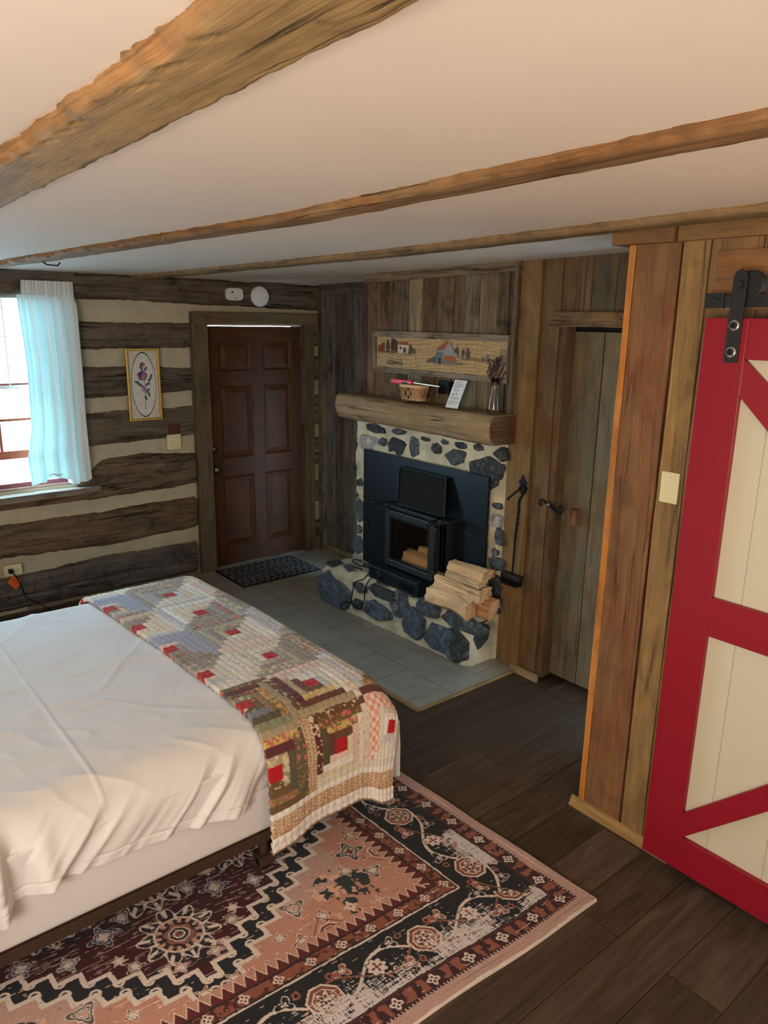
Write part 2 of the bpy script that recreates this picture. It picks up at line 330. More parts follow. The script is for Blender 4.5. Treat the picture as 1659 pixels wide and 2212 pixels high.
# chinking: hand-trowelled, wavy skin
def chink_patch(y0, y1, z0, z1):
    ys = np.linspace(y0, y1, max(2, int((y1 - y0) / .03))); zs = np.linspace(z0, z1, max(2, int((z1 - z0) / .03)))
    Y, Z = np.meshgrid(ys, zs, indexing='ij'); X = XW + .004 + .014 * fbm(Y * 5, Z * 9, 3)
    return np.stack([X, Y, Z], -1)
wall_left = wl.build('wall_left', M['chink'], kind='structure')
for i, a in enumerate(((-1.0, WY0, 0, 2.36), (WY0, WY1, 0, WZ0), (WY1, DY0, 0, 2.36), (DY0, DY1, DZ1, 2.36), (DY1, YR, 0, 2.36), (WY0, WY1, WZ1, 2.36))):
    grid_mesh('chinking', chink_patch(*a)[::-1], M['chink'], wall_left)
def pw(pts, x):
    xs = [p[0] for p in pts]; return np.interp(x, xs, [p[1] for p in pts])
def log(y0, y1, zb, zt, col, seed, depth=.035, crk=.5, adze=False, name='log', par=None, wav=.010):
    """hewn log on the wall: zb/zt are [(y,z)] lines of its lower and upper edges"""
    ys = np.arange(y0, y1 + .009, .009); n = len(ys); mm = 34
    q = np.concatenate([[0], np.linspace(0, 1, mm - 2), [1]])
    Y, Q = np.meshgrid(ys, q, indexing='ij')
    B = pw(zb, Y) + wav * (fbm(Y * 3, seed + 0 * Y, seed) * 2 - 1) + .006 * (fbm(Y * 22, seed + 0 * Y, seed + 3) * 2 - 1)
    T = pw(zt, Y) + wav * (fbm(Y * 3, 9 + 0 * Y, seed + 1) * 2 - 1) + .006 * (fbm(Y * 22, seed + 0 * Y, seed + 4) * 2 - 1)
    Z = B + (T - B) * Q
    prof = np.clip(1 - np.abs(2 * Q - 1) ** 7, 0, 1)
    X = XW + .004 + depth * prof + .012 * (fbm(Y * 4, Z * 14, seed + 5) - .5) + .010 * (fbm(Y * 9, Z * 75, seed + 6) - .5)
    cl = B + (T - B) * (crk + .10 * (fbm(Y * 1.5, seed + 0 * Y, seed + 8) * 2 - 1)) + .006 * (vn(Y * 30, 0 * Y, seed) - .5)
    w = .0045 * sm(.25, .6, vn(Y * 2.2, 0 * Y, seed + 11)) + .001
    X = X - .022 * np.exp(-((Z - cl) / w) ** 2)
    cl2 = B + (T - B) * (crk * .55 + .1 * (fbm(Y * 1.2, seed + 0 * Y, seed + 28) * 2 - 1))
    X = X - .012 * np.exp(-((Z - cl2) / .004) ** 2) * sm(.5, .6, vn(Y * 1.6, 0 * Y, seed + 12))
    if adze:
        for k in range(int((y1 - y0) / .085)):
            yc = y0 + .05 + k * .085 + random.uniform(-.02, .02); zc = random.uniform(.35, .95); sl = random.uniform(-.15, .15)
            X = X - .016 * np.exp(-((Y - yc - sl * (Q - zc)) / .006) ** 2) * sm(.2, .12, np.abs(Q - zc))
            X = X - .010 * np.clip(1 - np.abs(Y - yc - .02) / .035, 0, 1) * sm(.25, .1, np.abs(Q - zc)) * (vn(Y * 5, Q * 3, k) + .3)
    X[:, 0] = XW - .01; X[:, -1] = XW - .01
    X[0, :] = XW - .01; X[-1, :] = XW - .01
    c = np.ones(Y.shape + (3,)) * np.array(col); c = c * (.86 + .3 * fbm(Y * 1.3, Z * 3, seed + 2))[..., None]
    uv = np.stack([Z + seed * 3.1, Y + seed * 1.7], -1)
    return grid_mesh(name, np.stack([X, Y, Z], -1)[::-1], M['log'], par or wall_left, col=c[::-1], uv=uv[::-1])
LG = [rgb(92, 78, 64), rgb(104, 91, 78), rgb(98, 86, 72), rgb(104, 92, 76), rgb(112, 92, 70), rgb(112, 90, 66), rgb(96, 90, 84)]
log(-1.0, 3.72, [(-1, 2.148), (1.77, 2.148), (2.56, 2.140), (3.7, 2.11)], [(-1, 2.345), (1, 2.335), (3.7, 2.325)], LG[0], 1, .05)
log(1.67, 2.545, [(1.67, 1.808), (2.6, 1.813)], [(1.67, 2.008), (2.6, 1.999)], LG[1], 2, crk=.4)
log(1.67, 2.54, [(1.67, 1.477), (2.1, 1.47), (2.54, 1.494)], [(1.67, 1.705), (2.3, 1.69), (2.54, 1.67)], LG[2], 3, crk=.35)
log(1.67, 2.53, [(1.67, 1.132), (2.53, 1.143)], [(1.67, 1.381), (2.53, 1.378)], LG[3], 4, crk=.55)
log(1.67, 2.52, [(1.67, .74), (2.0, .735), (2.52, .765)], [(1.67, .93), (1.8, 1.03), (2.1, 1.05), (2.52, 1.012)], LG[4], 5, .045)
log(-1.0, 2.51, [(-1, .41), (1.08, .412), (1.76, .382), (2.5, .399)], [(-1, .66), (1.08, .66), (1.76, .643), (2.5, .665)], LG[5], 6, .055, crk=.52, wav=.014)
log(-1.0, 2.50, [(-1, .03), (2.5, .025)], [(-1, .26), (1.17, .278), (1.74, .304), (2.5, .289)], LG[6], 7, .055, crk=.45, adze=True)
log(-1.0, WY0 - .12, [(-1, .80), (WY0, .80)], [(-1, 1.1), (WY0, 1.1)], LG[3], 21); log(-1.0, WY0 - .12, [(-1, 1.2), (WY0, 1.2)], [(-1, 1.5), (WY0, 1.5)], LG[1], 22); log(-1.0, WY0 - .12, [(-1, 1.6), (WY0, 1.6)], [(-1, 1.95), (WY0, 1.95)], LG[2], 23)
for i, (zb, zt, c) in enumerate(((1.818, 2.036, 0), (1.535, 1.741, 0), (1.14, 1.413, 3), (.925, 1.032, 0), (.787, .905, 3), (.454, .64, 0), (.025, .284, 4))):
    log(3.63, 3.735, [(3.6, zb), (3.75, zb)], [(3.6, zt), (3.75, zt)], LG[c], 30 + i, .05)
# floor-level strip under the logs
MB().box((XW, 1.2, 0), (XW + .03, 2.5, .03), 1, rgb(150, 130, 105)).build('baseboard_left', M['trim'], kind='structure')

# ---------------------------------------------------------------- grey board recess left of the chimney
GB = [rgb(84, 84, 84), rgb(106, 108, 110), rgb(78, 78, 80), rgb(92, 90, 88), rgb(110, 112, 116), rgb(82, 80, 78)]
wr = MB(); x = XW + .02; i = 0
MB().box((XW - .1, YR + .02, 0), (-3.9, YR + .12, 2.45)).build('wall_recess', M['dark'], kind='structure')
for wd in (.10, .13, .115, .145, .12, .15, .14, .16, .14, .15, .14):
    wr.box((x + .002, YR - random.uniform(0, .012), 0.02), (x + wd - .004, YR + .02, 2.26), 2, GB[i % 6], .004); x += wd; i += 1
wr.box((XW + .03, YR - .03, 2.245), (-4.0, YR + .0, 2.335), 0, rgb(86, 84, 82), .004)
wr.build('wall_recess_boards', M['wood'], kind='structure')
MB().box((XW + .05, YR - .05, .0), (XW + .115, YR, 2.29), 2, rgb(104, 96, 80), .006).build('trim_1', M['wood'], kind='structure')
MB().box((XW + .02, YR - .045, .015), (-4.2, YR - .012, .07), 0, rgb(152, 138, 112), .003).build('baseboard_recess', M['wood'], kind='structure')

# ---------------------------------------------------------------- chimney wall: upper boards, posts, boards by the plank door
XC = -4.17
MB().box((XC, YB + .012, 1.41), (-2.60, YR + .1, 2.45)).build('wall_chimney', M['dark'], kind='structure')
MB().box((-2.80, YB + .03, 0), (-2.60, YR + .1, 1.40)).build('wall_chimney_right', M['dark'], kind='structure')
wb = MB()
xs = [XC, -3.915, -3.735, -3.60, -3.455, -3.32, -3.235, -3.11, -2.975, -2.885, -2.83]
cols = [rgb(118, 86, 68), rgb(92, 80, 64), rgb(158, 138, 108), rgb(98, 70, 46), rgb(112, 94, 74), rgb(104, 82, 60), rgb(122, 112, 92), rgb(122, 104, 78), rgb(104, 88, 66), rgb(76, 62, 46)]
for i in range(10): wb.box((xs[i] + .003, YB - .018 - random.uniform(0, .008), 1.40), (xs[i + 1] - .003, YB + .01, 2.335), 2, cols[i], .0025)
wb.build('wall_chimney_boards', M['wood'], kind='structure')
MB().prism([(XC - .01, YB - .045, 2.288), (-2.80, YB - .045, 2.318), (-2.80, YB - .045, 2.372), (XC - .01, YB - .045, 2.345)], (0, .033, 0), rgb(122, 104, 82)).build('trim_2', M['wood'], kind='structure')
MB().box((-2.835, YB - .05, 1.42), (-2.805, YB, 2.36), 2, rgb(104, 86, 64), .002).build('trim_3', M['wood'], kind='structure')
MB().box((XC - .012, YB - .03, 1.4), (XC + .002, YR, 2.33), 2, rgb(96, 60, 42), .002).build('trim_4', M['wood'], kind='structure')
wp = MB()
wp.box((-2.83, YB - .022, .02), (-2.665, YB + .01, 2.37), 2, rgb(136, 106, 68), .005)
wp.box((-2.660, YB - .004, .02), (-2.545, YB + .012, 2.37), 2, rgb(108, 80, 52), .003)
wp.box((-2.543, YB + .002, .02), (-2.500, YB + .083, 2.37), 2, rgb(96, 66, 42), .003)
for x0, x1, c in ((-2.50, -2.36, rgb(104, 78, 54)), (-2.355, -2.22, rgb(82, 76, 60)), (-2.215, -2.08, rgb(86, 74, 56)), (-2.075, -1.9, rgb(96, 80, 60)), (-1.895, -1.7, rgb(90, 72, 52)), (-1.695, -1.5, rgb(86, 74, 56))):
    wp.box((x0, YB - .004, 2.09), (x1, YB + .02, 2.38), 2, c, .002)
wp.box((-1.72, YB - .004, .0), (-1.4, YB + .02, 2.38), 2, rgb(90, 72, 52), .002); wp.box((-1.4, YB - .004, .0), (XR, YB + .02, 2.42), 2, rgb(90, 72, 52), .002)
wp.build('wall_post_boards', M['plank'], kind='structure')
MB().box((-2.60, YB + .135, 0), (-1.7, YB + .2, 2.45)).build('wall_behind_door', M['dark'], kind='structure')
MB().box((-2.585, YB - .045, 2.030), (-1.75, YB - .004, 2.105), 0, rgb(132, 98, 62), .003).build('trim_5', M['wood'], kind='structure')
MB().box((-2.70, YB - .04, 0), (-2.50, YB - .022, .045), 0, rgb(150, 130, 100)).build('baseboard_post', M['oak'], kind='structure')
# plank door
dr = empty('door_2', (-2.33, YB + .11, 0), kind='structure')
for x0, x1, c in ((-2.590, -2.322, rgb(108, 106, 86)), (-2.315, -2.13, rgb(122, 114, 94)), (-2.125, -1.9, rgb(104, 100, 82)), (-1.895, -1.73, rgb(100, 96, 80))):
    MB().box((x0, YB + .085, .03), (x1, YB + .12, 2.005), 2, c, .004).build('door_plank', M['plank'], dr)

# ---------------------------------------------------------------- partition with the barn door
PX0 = -1.640
MB().box((PX0 + .02, YP + .002, 0), (XR, YP + .10, 2.40)).build('wall_partition', M['dark'], kind='structure')
pb = MB()
pb.box((PX0, YP - .02, .04), (PX0 + .028, YP + .12, 2.33), 2, rgb(186, 116, 50), .003)
pt = MB()
for x0, x1, c in ((PX0 + .031, -1.438, rgb(124, 80, 50)), (-1.427, -1.332, rgb(150, 118, 72)), (-1.326, -1.16, rgb(130, 96, 62)), (-1.155, -1.0, rgb(112, 84, 56)), (-.99, -.8, rgb(120, 90, 58)), (-.79, -.6, rgb(128, 96, 62)), (-.59, -.4, rgb(120, 90, 58)), (-.39, -.1, rgb(112, 86, 58)), (-.09, .3, rgb(112, 86, 58)), (.31, 1.3, rgb(112, 86, 58))):
    pt.box((x0, YP - .022, .04), (x1, YP + .004, 2.34), 2, c, .0035)
pt.box((-1.30, YP - .03, 2.205), (XR, YP - .018, 2.285), 0, rgb(142, 98, 58), .003); pt.box((-1.30, YP - .03, 2.10), (XR, YP - .018, 2.195), 0, rgb(138, 96, 60), .003)
pt.build('wall_partition_boards', M['plank'], kind='structure')
pb.build('trim_6', M['oak'], kind='structure')
th = MB(); th.box((-1.685, YP - .065, 2.322), (-1.445, YP + .14, 2.395), 0, rgb(120, 84, 52), .004); th.build('trim_7', M['plank'], kind='structure')
th = MB(); th.box((-1.438, YP - .05, 2.322), (XR, YP + .12, 2.400), 0, rgb(132, 94, 56), .004); th.build('trim_8', M['plank'], kind='structure')
pr = [(0, 0), (-.024, 0), (-.024, .009), (-.016, .013), (-.014, .028), (-.008, .033), (-.006, .041), (0, .044)]
bb = MB(); bb.prism([(-1.672, YP - .02 + a, z) for a, z in pr], (.47, 0, 0), rgb(150, 120, 78), ax=(1, 0, 0)); bb.build('baseboard_partition', M['oak'], kind='structure')

# ---------------------------------------------------------------- ceiling beams
def hewn(name, sect, x0, x1, mat, col, seed, amp=.008, step=.018, res=.014, edge=None, zf=None, parent=None, rough=.006, bark=None, nicks=(), **k):
    """hewn timber along X; sect: closed polygon of (y,z); amp wanders the whole, rough gnarls the skin"""
    pts = []; S_ = len(sect)
    for i in range(S_):
        a = Vector(sect[i]); b_ = Vector(sect[(i + 1) % S_]); nn = max(1, int((b_ - a).length / res))
        for j in range(nn): pts.append(a.lerp(b_, j / nn))
    per = np.array([(p.x, p.y) for p in pts]); cen = per.mean(0); m2 = len(per); n = int(abs(x1 - x0) / step) + 1
    xs_ = np.linspace(x0, x1, n); X, J = np.meshgrid(xs_, np.arange(m2), indexing='ij')
    Yg = per[:, 0][None, :] + 0 * X; Zg = per[:, 1][None, :] + 0 * X; ang = np.arctan2(Zg - cen[1], Yg - cen[0])
    ca, sa = np.cos(ang), np.sin(ang)
    d = amp * (fbm(X * 2.4, ca * 1.5 + 5, seed) * 2 - 1) * 1.6 + rough * (fbm(X * 11, ca * 7 + sa * 5, seed + 4) * 2 - 1) * 1.6 + rough * .6 * (fbm(X * 40, ca * 16 + sa * 9, seed + 6, 2) * 2 - 1)
    Yg = Yg + d * ca; Zg = Zg + d * np.where(sa > 0, .2, 1) * sa * (.25 if bark is not None else .6)
    tintm = None
    if bark is not None:
        tintm = sm(bark[0] + .006, bark[0] - .006, per[:, 0][None, :] + .012 * (fbm(X * 9, ca * 3, seed + 9) - .5) * 2)
        flake = fbm(X * 26, Zg * 90 + Yg * 60, seed + 19, 3); d2 = tintm * .009 * (flake - .5) * 2; Zg = Zg + d2 * .6; Yg = Yg + d2
    nk = 0 * X
    for (nx, ny, ln, an) in nicks:
        u_ = (X - nx) * math.cos(an) + (Yg - ny) * math.sin(an); v_ = -(X - nx) * math.sin(an) + (Yg - ny) * math.cos(an); nk = np.maximum(nk, np.exp(-(v_ / .0035) ** 2) * sm(ln, ln * .7, np.abs(u_)) * (Zg < -.01))
    Zg = Zg + .010 * nk
    if edge: Yg = Yg + edge(X)
    if zf: Zg = Zg + zf(X)
    c = np.ones(X.shape + (3,)) * np.array(col) * (.85 + .3 * fbm(X * 1.1, ca * 2, seed + 2))[..., None]
    if tintm is not None: c = c * (1 - tintm[..., None]) + tintm[..., None] * np.array(bark[1]) * (.6 + .8 * flake)[..., None]
    c = c * (1 - .85 * nk)[..., None]
    cum = np.concatenate([[0], np.cumsum(np.hypot(*(np.diff(per, axis=0)).T))]); uv = np.stack([cum[None, :] + 0 * X + seed, X + seed * 2.3], -1)
    P = np.stack([X, Yg, Zg], -1)
    # end caps
    o = grid_mesh(name, P, mat, parent, col=c, uv=uv, close=True, **k)
    me = o.data; bm = bmesh.new(); bm.from_mesh(me); bm.verts.ensure_lookup_table()
    try:
        bm.faces.new([bm.verts[i] for i in range(m2)]); bm.faces.new([bm.verts[(n - 1) * m2 + i] for i in reversed(range(m2))])
    except Exception: pass
    bmesh.ops.recalc_face_normals(bm, faces=bm.faces); bm.to_mesh(me); bm.free(); return o
def beam(y0, y1, dz, x0, x1, seed, col, label, edge=None, amp=.008, nicks=(), bw=.016, bc=(150, 104, 64)):
    s_ = [(y0, .012), (y0 + .004, -dz * .55), (y0 + .018, -dz), (y1 - .012, -dz), (y1, -dz * .5), (y1, .012)]
    return hewn('ceiling_beam', s_, x0, x1, M['beam'], col, seed, amp, step=.009, res=.008, zf=lambda X: ceil_z(X), edge=edge, bark=(y0 + bw, rgb(*bc)), nicks=nicks, label=label, cat='beam', group='ceiling beams', rough=.005)
beam(.445, .612, .024, XW + .02, XR - .01, 3, rgb(158, 128, 84), 'wide hewn ceiling beam nearest the camera, crossing the top left corner', amp=.004, nicks=[(-.93, .475, .035, .35), (-1.05, .482, .035, .3), (-1.16, .485, .045, .3), (-1.42, .478, .03, .25), (-1.50, .478, .03, .2), (-1.60, .476, .03, .2), (-1.74, .475, .03, .2), (-.80, .56, .012, 1.0)])
beam(1.365, 1.475, .026, XW + .02, XR - .01, 5, rgb(130, 97, 66), 'gnarled bark-edged middle ceiling beam running over the bed', bw=.012, bc=(136, 94, 56), edge=lambda X: np.where(X < -2.2, (X + 2.2) * .11, 0), amp=.007)
beam(2.315, 2.425, .028, XW + .02, XR - .01, 8, rgb(124, 102, 74), 'thin far ceiling beam running to the top of the plank partition', bw=.008, bc=(128, 102, 70), edge=lambda X: np.where(X < -2.8, (X + 2.8) * .085, 0), amp=.006)
MB().tube([(-4.30, 1.20, ceil_z(-4.3) - .03), (-4.28, 1.215, 2.30), (-4.22, 1.25, 2.295), (-4.21, 1.26, 2.31)], .004, 6).build('hook', M['iron'], label='small bent black nail hook hanging below the middle ceiling beam', cat='hook')

# ---------------------------------------------------------------- tiled hearth platform
m_, nt, b = newmat('pale_stone_tiles'); L = nt.links
tc = N(nt, 'ShaderNodeTexCoord').outputs['Object']; mp = N(nt, 'ShaderNodeMapping'); mp.inputs['Location'].default_value = (2.96 + 5.8, -2.455 + 2.73, 0); L.new(tc, mp.inputs[0])
br = N(nt, 'ShaderNodeTexBrick'); L.new(mp.outputs[0], br.inputs['Vector']); br.offset = .5
br.inputs['Color1'].default_value = (*rgb(150, 147, 136), 1); br.inputs['Color2'].default_value = (*rgb(160, 156, 145), 1); br.inputs['Mortar'].default_value = (*rgb(104, 96, 82), 1)
br.inputs['Scale'].default_value = 1; br.inputs['Mortar Size'].default_value = .0028; br.inputs['Mortar Smooth'].default_value = .2; br.inputs['Brick Width'].default_value = .292; br.inputs['Row Height'].default_value = .273
cc = mix(nt, br.outputs['Color'], ramp(nt, noise(nt, tc, 6, 6, .65), [(.3, .82), (.7, 1.14)]), 1.0, 'MULTIPLY'); L.new(cc, b.inputs['Base Color']); b.inputs['Roughness'].default_value = .38; b.inputs['Specular IOR Level'].default_value = .5
bump(nt, b, mth(nt, 'SUBTRACT', noise(nt, tc, 14, 5), mth(nt, 'MULTIPLY', br.outputs['Fac'], 1.0)), .25, .004); M['tile'] = m_
hp = empty('hearth_tile_platform', (-4, 2.46, 0), label='raised pale grey tiled floor area in front of the door and stone fireplace', cat='tiled floor')
MB().box((XW + .005, 2.468, .001), (-2.678, YR - .012, .016)).build('tile_surface', M['tile'], hp)
MB().box((-5.44, 2.445, .001), (-2.665, 2.468, .019), 0, rgb(150, 122, 88)).box((-2.678, 2.468, .001), (-2.662, YB - .05, .019), 1, rgb(150, 122, 88)).build('edge_trim', M['oak'], hp, bevel=.003)

# ---------------------------------------------------------------- entry door
tr = MB()
tr.box((XW, 2.525, 0), (XW + .065, 2.655, 2.0), 2, rgb(104, 92, 74), .003); tr.build('trim_9', M['trim'], kind='structure')
tr = MB(); tr.box((XW, 3.535, 0), (XW + .06, 3.635, 2.0), 2, rgb(96, 78, 58), .003); tr.build('trim_10', M['trim'], kind='structure')
tr = MB(); tr.box((XW, 2.53, 2.0), (XW + .075, 3.66, 2.085), 1, rgb(112, 94, 72), .004); tr.build('trim_11', M['trim'], kind='structure')
MB().box((XW - .10, DY0 - .0, 0), (XW + .04, DY1, .022), 1, rgb(140, 132, 118)).build('trim_12', M['trim'], kind='structure')
for y0, y1, n_ in ((DY0 - .01, DY0 + .006, 13), (DY1 - .006, DY1 + .01, 14)):
    MB().box((XW - .15, y0, 0), (XW + .03, y1, 1.99), 2, rgb(60, 34, 20)).build('trim_%d' % n_, M['trim'], kind='structure')
ed = empty('door_1', (XW, 3.53, 0), kind='structure')
y0, y1, z0, z1 = DY0 + .010, DY1 - .010, .024, 1.9805; Wd, Hd = y1 - y0, z1 - z0; DC = rgb(80, 44, 20); xf = XW + .012; xb = XW - .032
cuts_y = [0, .133, .455, .585, .885, 1]; rows = [(.062, .178), (.238, .535), (.615, .92)]
slab = MB()
slab.box((xb, y0, z0), (xf, y0 + cuts_y[1] * Wd, z1), 2, DC); slab.box((xb, y0 + cuts_y[4] * Wd, z0), (xf, y1, z1), 2, DC); slab.box((xb, y0 + cuts_y[2] * Wd, z0), (xf - .0005, y0 + cuts_y[3] * Wd, z1), 2, DC)
rr = [(0, .062), (.178, .238), (.535, .615), (.92, 1)]
for a, c in rr: slab.box((xb, y0 + cuts_y[1] * Wd, z1 - c * Hd), (xf - .001, y0 + cuts_y[4] * Wd, z1 - a * Hd), 1, DC)
slab.box((xb, y0 + .05, z0 + .05), (xb + .012, y1 - .05, z1 - .05), 2, DC); slab.build('door_slab', M['door'], ed, bevel=.003)
for a, c in rows:
    for p, q in ((1, 2), (3, 4)):
        py0, py1 = y0 + cuts_y[p] * Wd, y0 + cuts_y[q] * Wd; pz0, pz1 = z1 - c * Hd, z1 - a * Hd; pm = MB()
        ring = lambda i, x: [(x, py0 + i, pz0 + i), (x, py1 - i, pz0 + i), (x, py1 - i, pz1 - i), (x, py0 + i, pz1 - i)]
        Rg = [ring(0, xf - .004), ring(.012, xf - .016), ring(.016, xf - .018), ring(.05, xf - .007), ring(.052, xf - .006)]
        for r_ in Rg:
            for v in r_: pm.v.append(v)
        ou = random.uniform(0, 30)
        for k in range(4):
            for c_ in range(4):
                idx = [4 * k + c_, 4 * k + (c_ + 1) % 4, 4 * k + 4 + (c_ + 1) % 4, 4 * k + 4 + c_]; pm.face(idx, [(pm.v[i][1] + ou, pm.v[i][2]) for i in idx], DC)
        idx = [16, 17, 18, 19]; pm.face(idx, [(pm.v[i][1] + ou, pm.v[i][2]) for i in idx], DC); pm.build('door_panel', M['door'], ed)
MB().lathe((xf, 2.69, 1.02), [(.031, 0), (.031, .008), (.024, .014), (.019, .016), (.019, .026), (0, .027)], ax=(1, 0, 0)).build('deadbolt', M['pewter'], ed, smooth=True)
MB().lathe((xf, 2.69, .857), [(.034, 0), (.033, .007), (.014, .012), (.012, .03), (.026, .04), (.031, .052), (.027, .064), (.012, .07), (0, .071)], ax=(1, 0, 0)).build('door_knob', M['pewter'], ed, smooth=True)
for z in (.25, 1.1, 1.75):
    MB().lathe((xf + .006, DY1 - .006, z - .05), [(.006, 0), (.006, .1), (.004, .102), (.004, .108)], n=10).build('hinge', M['iron'], ed)

# ---------------------------------------------------------------- window
tr = MB(); tr.box((XW, .2, 2.262), (XW + .055, 1.700, 2.325), 1, rgb(84, 84, 84), .003); tr.build('trim_15', M['wood'], kind='structure')
tr = MB(); tr.box((XW - .02, 1.60, .86), (XW + .045, 1.70, 2.262), 2, rgb(106, 92, 74), .003); tr.build('trim_16', M['wood'], kind='structure')
tr = MB(); tr.box((XW - .1, .2, .812), (XW + .11, 1.745, .855), 1, rgb(140, 130, 120), .003); tr.build('trim_17', M['wood'], kind='structure')
tr = MB(); tr.box((XW, .25, .75), (XW + .03, 1.72, .812), 1, rgb(110, 80, 62), .003); tr.build('trim_18', M['wood'], kind='structure')
wn = empty('window_1', (XW - .06, 1.0, .87), kind='structure')
SW = rgb(150, 82, 56); xm = XW - .085
M['sash'] = wood('sash_wood', hue2=rgb(160, 100, 80), contrast=.4, nail=0, crack=0, bmp=.1)
f = MB(); f.box((XW - .14, WY1 - .03, WZ0 - .01), (XW - .01, WY1, WZ1), 2, rgb(190, 170, 150)); f.box((XW - .14, WY0, WZ0), (XW - .01, WY0 + .03, WZ1), 2, rgb(190, 170, 150)); f.box((XW - .14, WY0, WZ1 - .03), (XW - .01, WY1, WZ1), 1, rgb(190, 170, 150)); f.box((XW - .16, WY0, WZ0 - .02), (XW - .01, WY1, WZ0 + .015), 1, rgb(160, 130, 120))
f.build('window_frame', M['sash'], wn)
def sash(nm, x, za, zb, bot, top):
    s_ = MB(); s_.box((x - .02, WY0 + .03, za), (x + .02, WY0 + .075, zb), 2, SW); s_.box((x - .02, WY1 - .075, za), (x + .02, WY1 - .03, zb), 2, SW)
    s_.box((x - .02, WY0 + .075, za), (x + .02, WY1 - .075, za + bot), 1, SW); s_.box((x - .02, WY0 + .075, zb - top), (x + .02, WY1 - .075, zb), 1, SW)
    for k in (1, 2):
        yy = WY0 + .075 + (WY1 - WY0 - .15) * k / 3; s_.box((x - .01, yy - .009, za + bot), (x + .01, yy + .009, zb - top), 2, SW)
    zm = (za + bot + zb - top) / 2; s_.box((x - .01, WY0 + .075, zm - .009), (x + .01, WY1 - .075, zm + .009), 1, SW)
    o = s_.build(nm, M['sash'], wn); MB().box((x - .002, WY0 + .07, za + bot - .005), (x + .002, WY1 - .07, zb - top + .005)).build('pane', M['glass'], o)
m_, nt, b = newmat('clear_glass'); b.inputs['Base Color'].default_value = (.97, 1, 1, 1); b.inputs['Transmission Weight'].default_value = 1; b.inputs['Roughness'].default_value = 0; b.inputs['IOR'].default_value = 1.45
tb = N(nt, 'ShaderNodeBsdfTransparent'); gb = N(nt, 'ShaderNodeBsdfGlossy', ins={'Roughness': .02}); mx = N(nt, 'ShaderNodeMixShader', ins={0: .06}); out = nt.nodes['Material Output']
nt.links.new(tb.outputs[0], mx.inputs[1]); nt.links.new(gb.outputs[0], mx.inputs[2]); nt.links.new(mx.outputs[0], out.inputs[0]); M['glass'] = m_
sash('lower_sash', xm + .025, 1.085 - .0, 1.60, .055, .04); sash('upper_sash', xm - .025, 1.56, 2.23, .04, .04)
# lower sash is raised: open gap below with the inner stool strip
MB().box((XW - .15, WY0 + .03, WZ0 + .015), (XW - .04, WY1 - .03, WZ0 + .045), 1, rgb(120, 70, 84)).build('sill_track', M['sash'], wn)
m_, nt, b = newmat('blind_slats'); b.inputs['Base Color'].default_value = (*rgb(236, 236, 236), 1); b.inputs['Roughness'].default_value = .6
tl = N(nt, 'ShaderNodeBsdfTranslucent'); tl.inputs[0].default_value = (.8, .85, .9, 1); mx = N(nt, 'ShaderNodeMixShader', ins={0: .45}); nt.links.new(b.outputs[0], mx.inputs[1]); nt.links.new(tl.outputs[0], mx.inputs[2]); nt.links.new(mx.outputs[0], nt.nodes['Material Output'].inputs[0]); M['slat'] = m_
bl = empty('window_blind', (XW - .03, 1.0, 2.24), label='white horizontal slat blind half lowered over the upper part of the left window', cat='blind')
s_ = MB()
for k in range(25):
    z = 2.19 - k * .0245; s_.prism([(XW - .046, WY0 + .04, z + .004), (XW - .022, WY0 + .04, z - .004), (XW - .022, WY0 + .04, z - .005), (XW - .046, WY0 + .04, z + .003)], (0, WY1 - WY0 - .08, 0))
s_.build('slats', M['slat'], bl); MB().box((XW - .05, WY0 + .035, 2.205), (XW - .018, WY1 - .035, 2.235)).build('head_rail', M['white'], bl); MB().box((XW - .048, WY0 + .04, 1.565), (XW - .02, WY1 - .04, 1.585)).build('bottom_rail', M['white'], bl)
for yy in (.6, 1.245): MB().box((XW - .020, yy - .004, 1.58), (XW - .0185, yy + .004, 2.21)).build('ladder_tape', M['iron'] if 0 else M['white'], bl)
MB().box((-12, -6, -.3), (XW - .25, 9, -.25)).build('ground_outside', plain('pale_gravel', rgb(170, 172, 170), .9, var=.1), kind='structure')
# curtain
m_, nt, b = newmat('sheer_curtain'); b.inputs['Base Color'].default_value = (*rgb(232, 236, 238), 1); b.inputs['Roughness'].default_value = .9; b.inputs['Specular IOR Level'].default_value = .1
tl = N(nt, 'ShaderNodeBsdfTranslucent'); tl.inputs[0].default_value = (*rgb(150, 200, 198), 1); mx = N(nt, 'ShaderNodeMixShader', ins={0: .17}); nt.links.new(b.outputs[0], mx.inputs[1]); nt.links.new(tl.outputs[0], mx.inputs[2])
nt.links.new(mx.outputs[0], nt.nodes['Material Output'].inputs[0])
tc = N(nt, 'ShaderNodeTexCoord').outputs['Object']; bump(nt, b, noise(nt, mapping(nt, tc, (8, 8, 1.2)), 1, 4), .4, .02); M['curtain'] = m_
zz = np.concatenate([np.linspace(2.262, 2.175, 10), np.linspace(2.17, .93, 130)]); uu = np.linspace(0, 1, 150)
Z, U = np.meshgrid(zz, uu, indexing='ij'); top = sm(2.10, 2.17, Z)
Lf = np.interp(zz[::-1], [.93, 1.1, 1.3, 1.7, 2.1, 2.17, 2.175, 2.27], [1.285, 1.275, 1.315, 1.330, 1.315, 1.315, 1.345, 1.352])[::-1][:, None]
Rt = np.interp(zz[::-1], [.93, 1.3, 2.1, 2.27], [1.690, 1.682, 1.682, 1.68])[::-1][:, None]
Yc = Lf + (Rt - Lf) * (U + .012 * np.sin(U * 34 + Z * 1.3))
fold = .020 * np.sin(U * 2 * PI * 4.3 + .5 * np.sin(Z * 2.2) + .8) + .010 * np.sin(U * 2 * PI * 9.1 + Z) + .02 * (fbm(U * 5, Z * 1.1, 5) - .5)
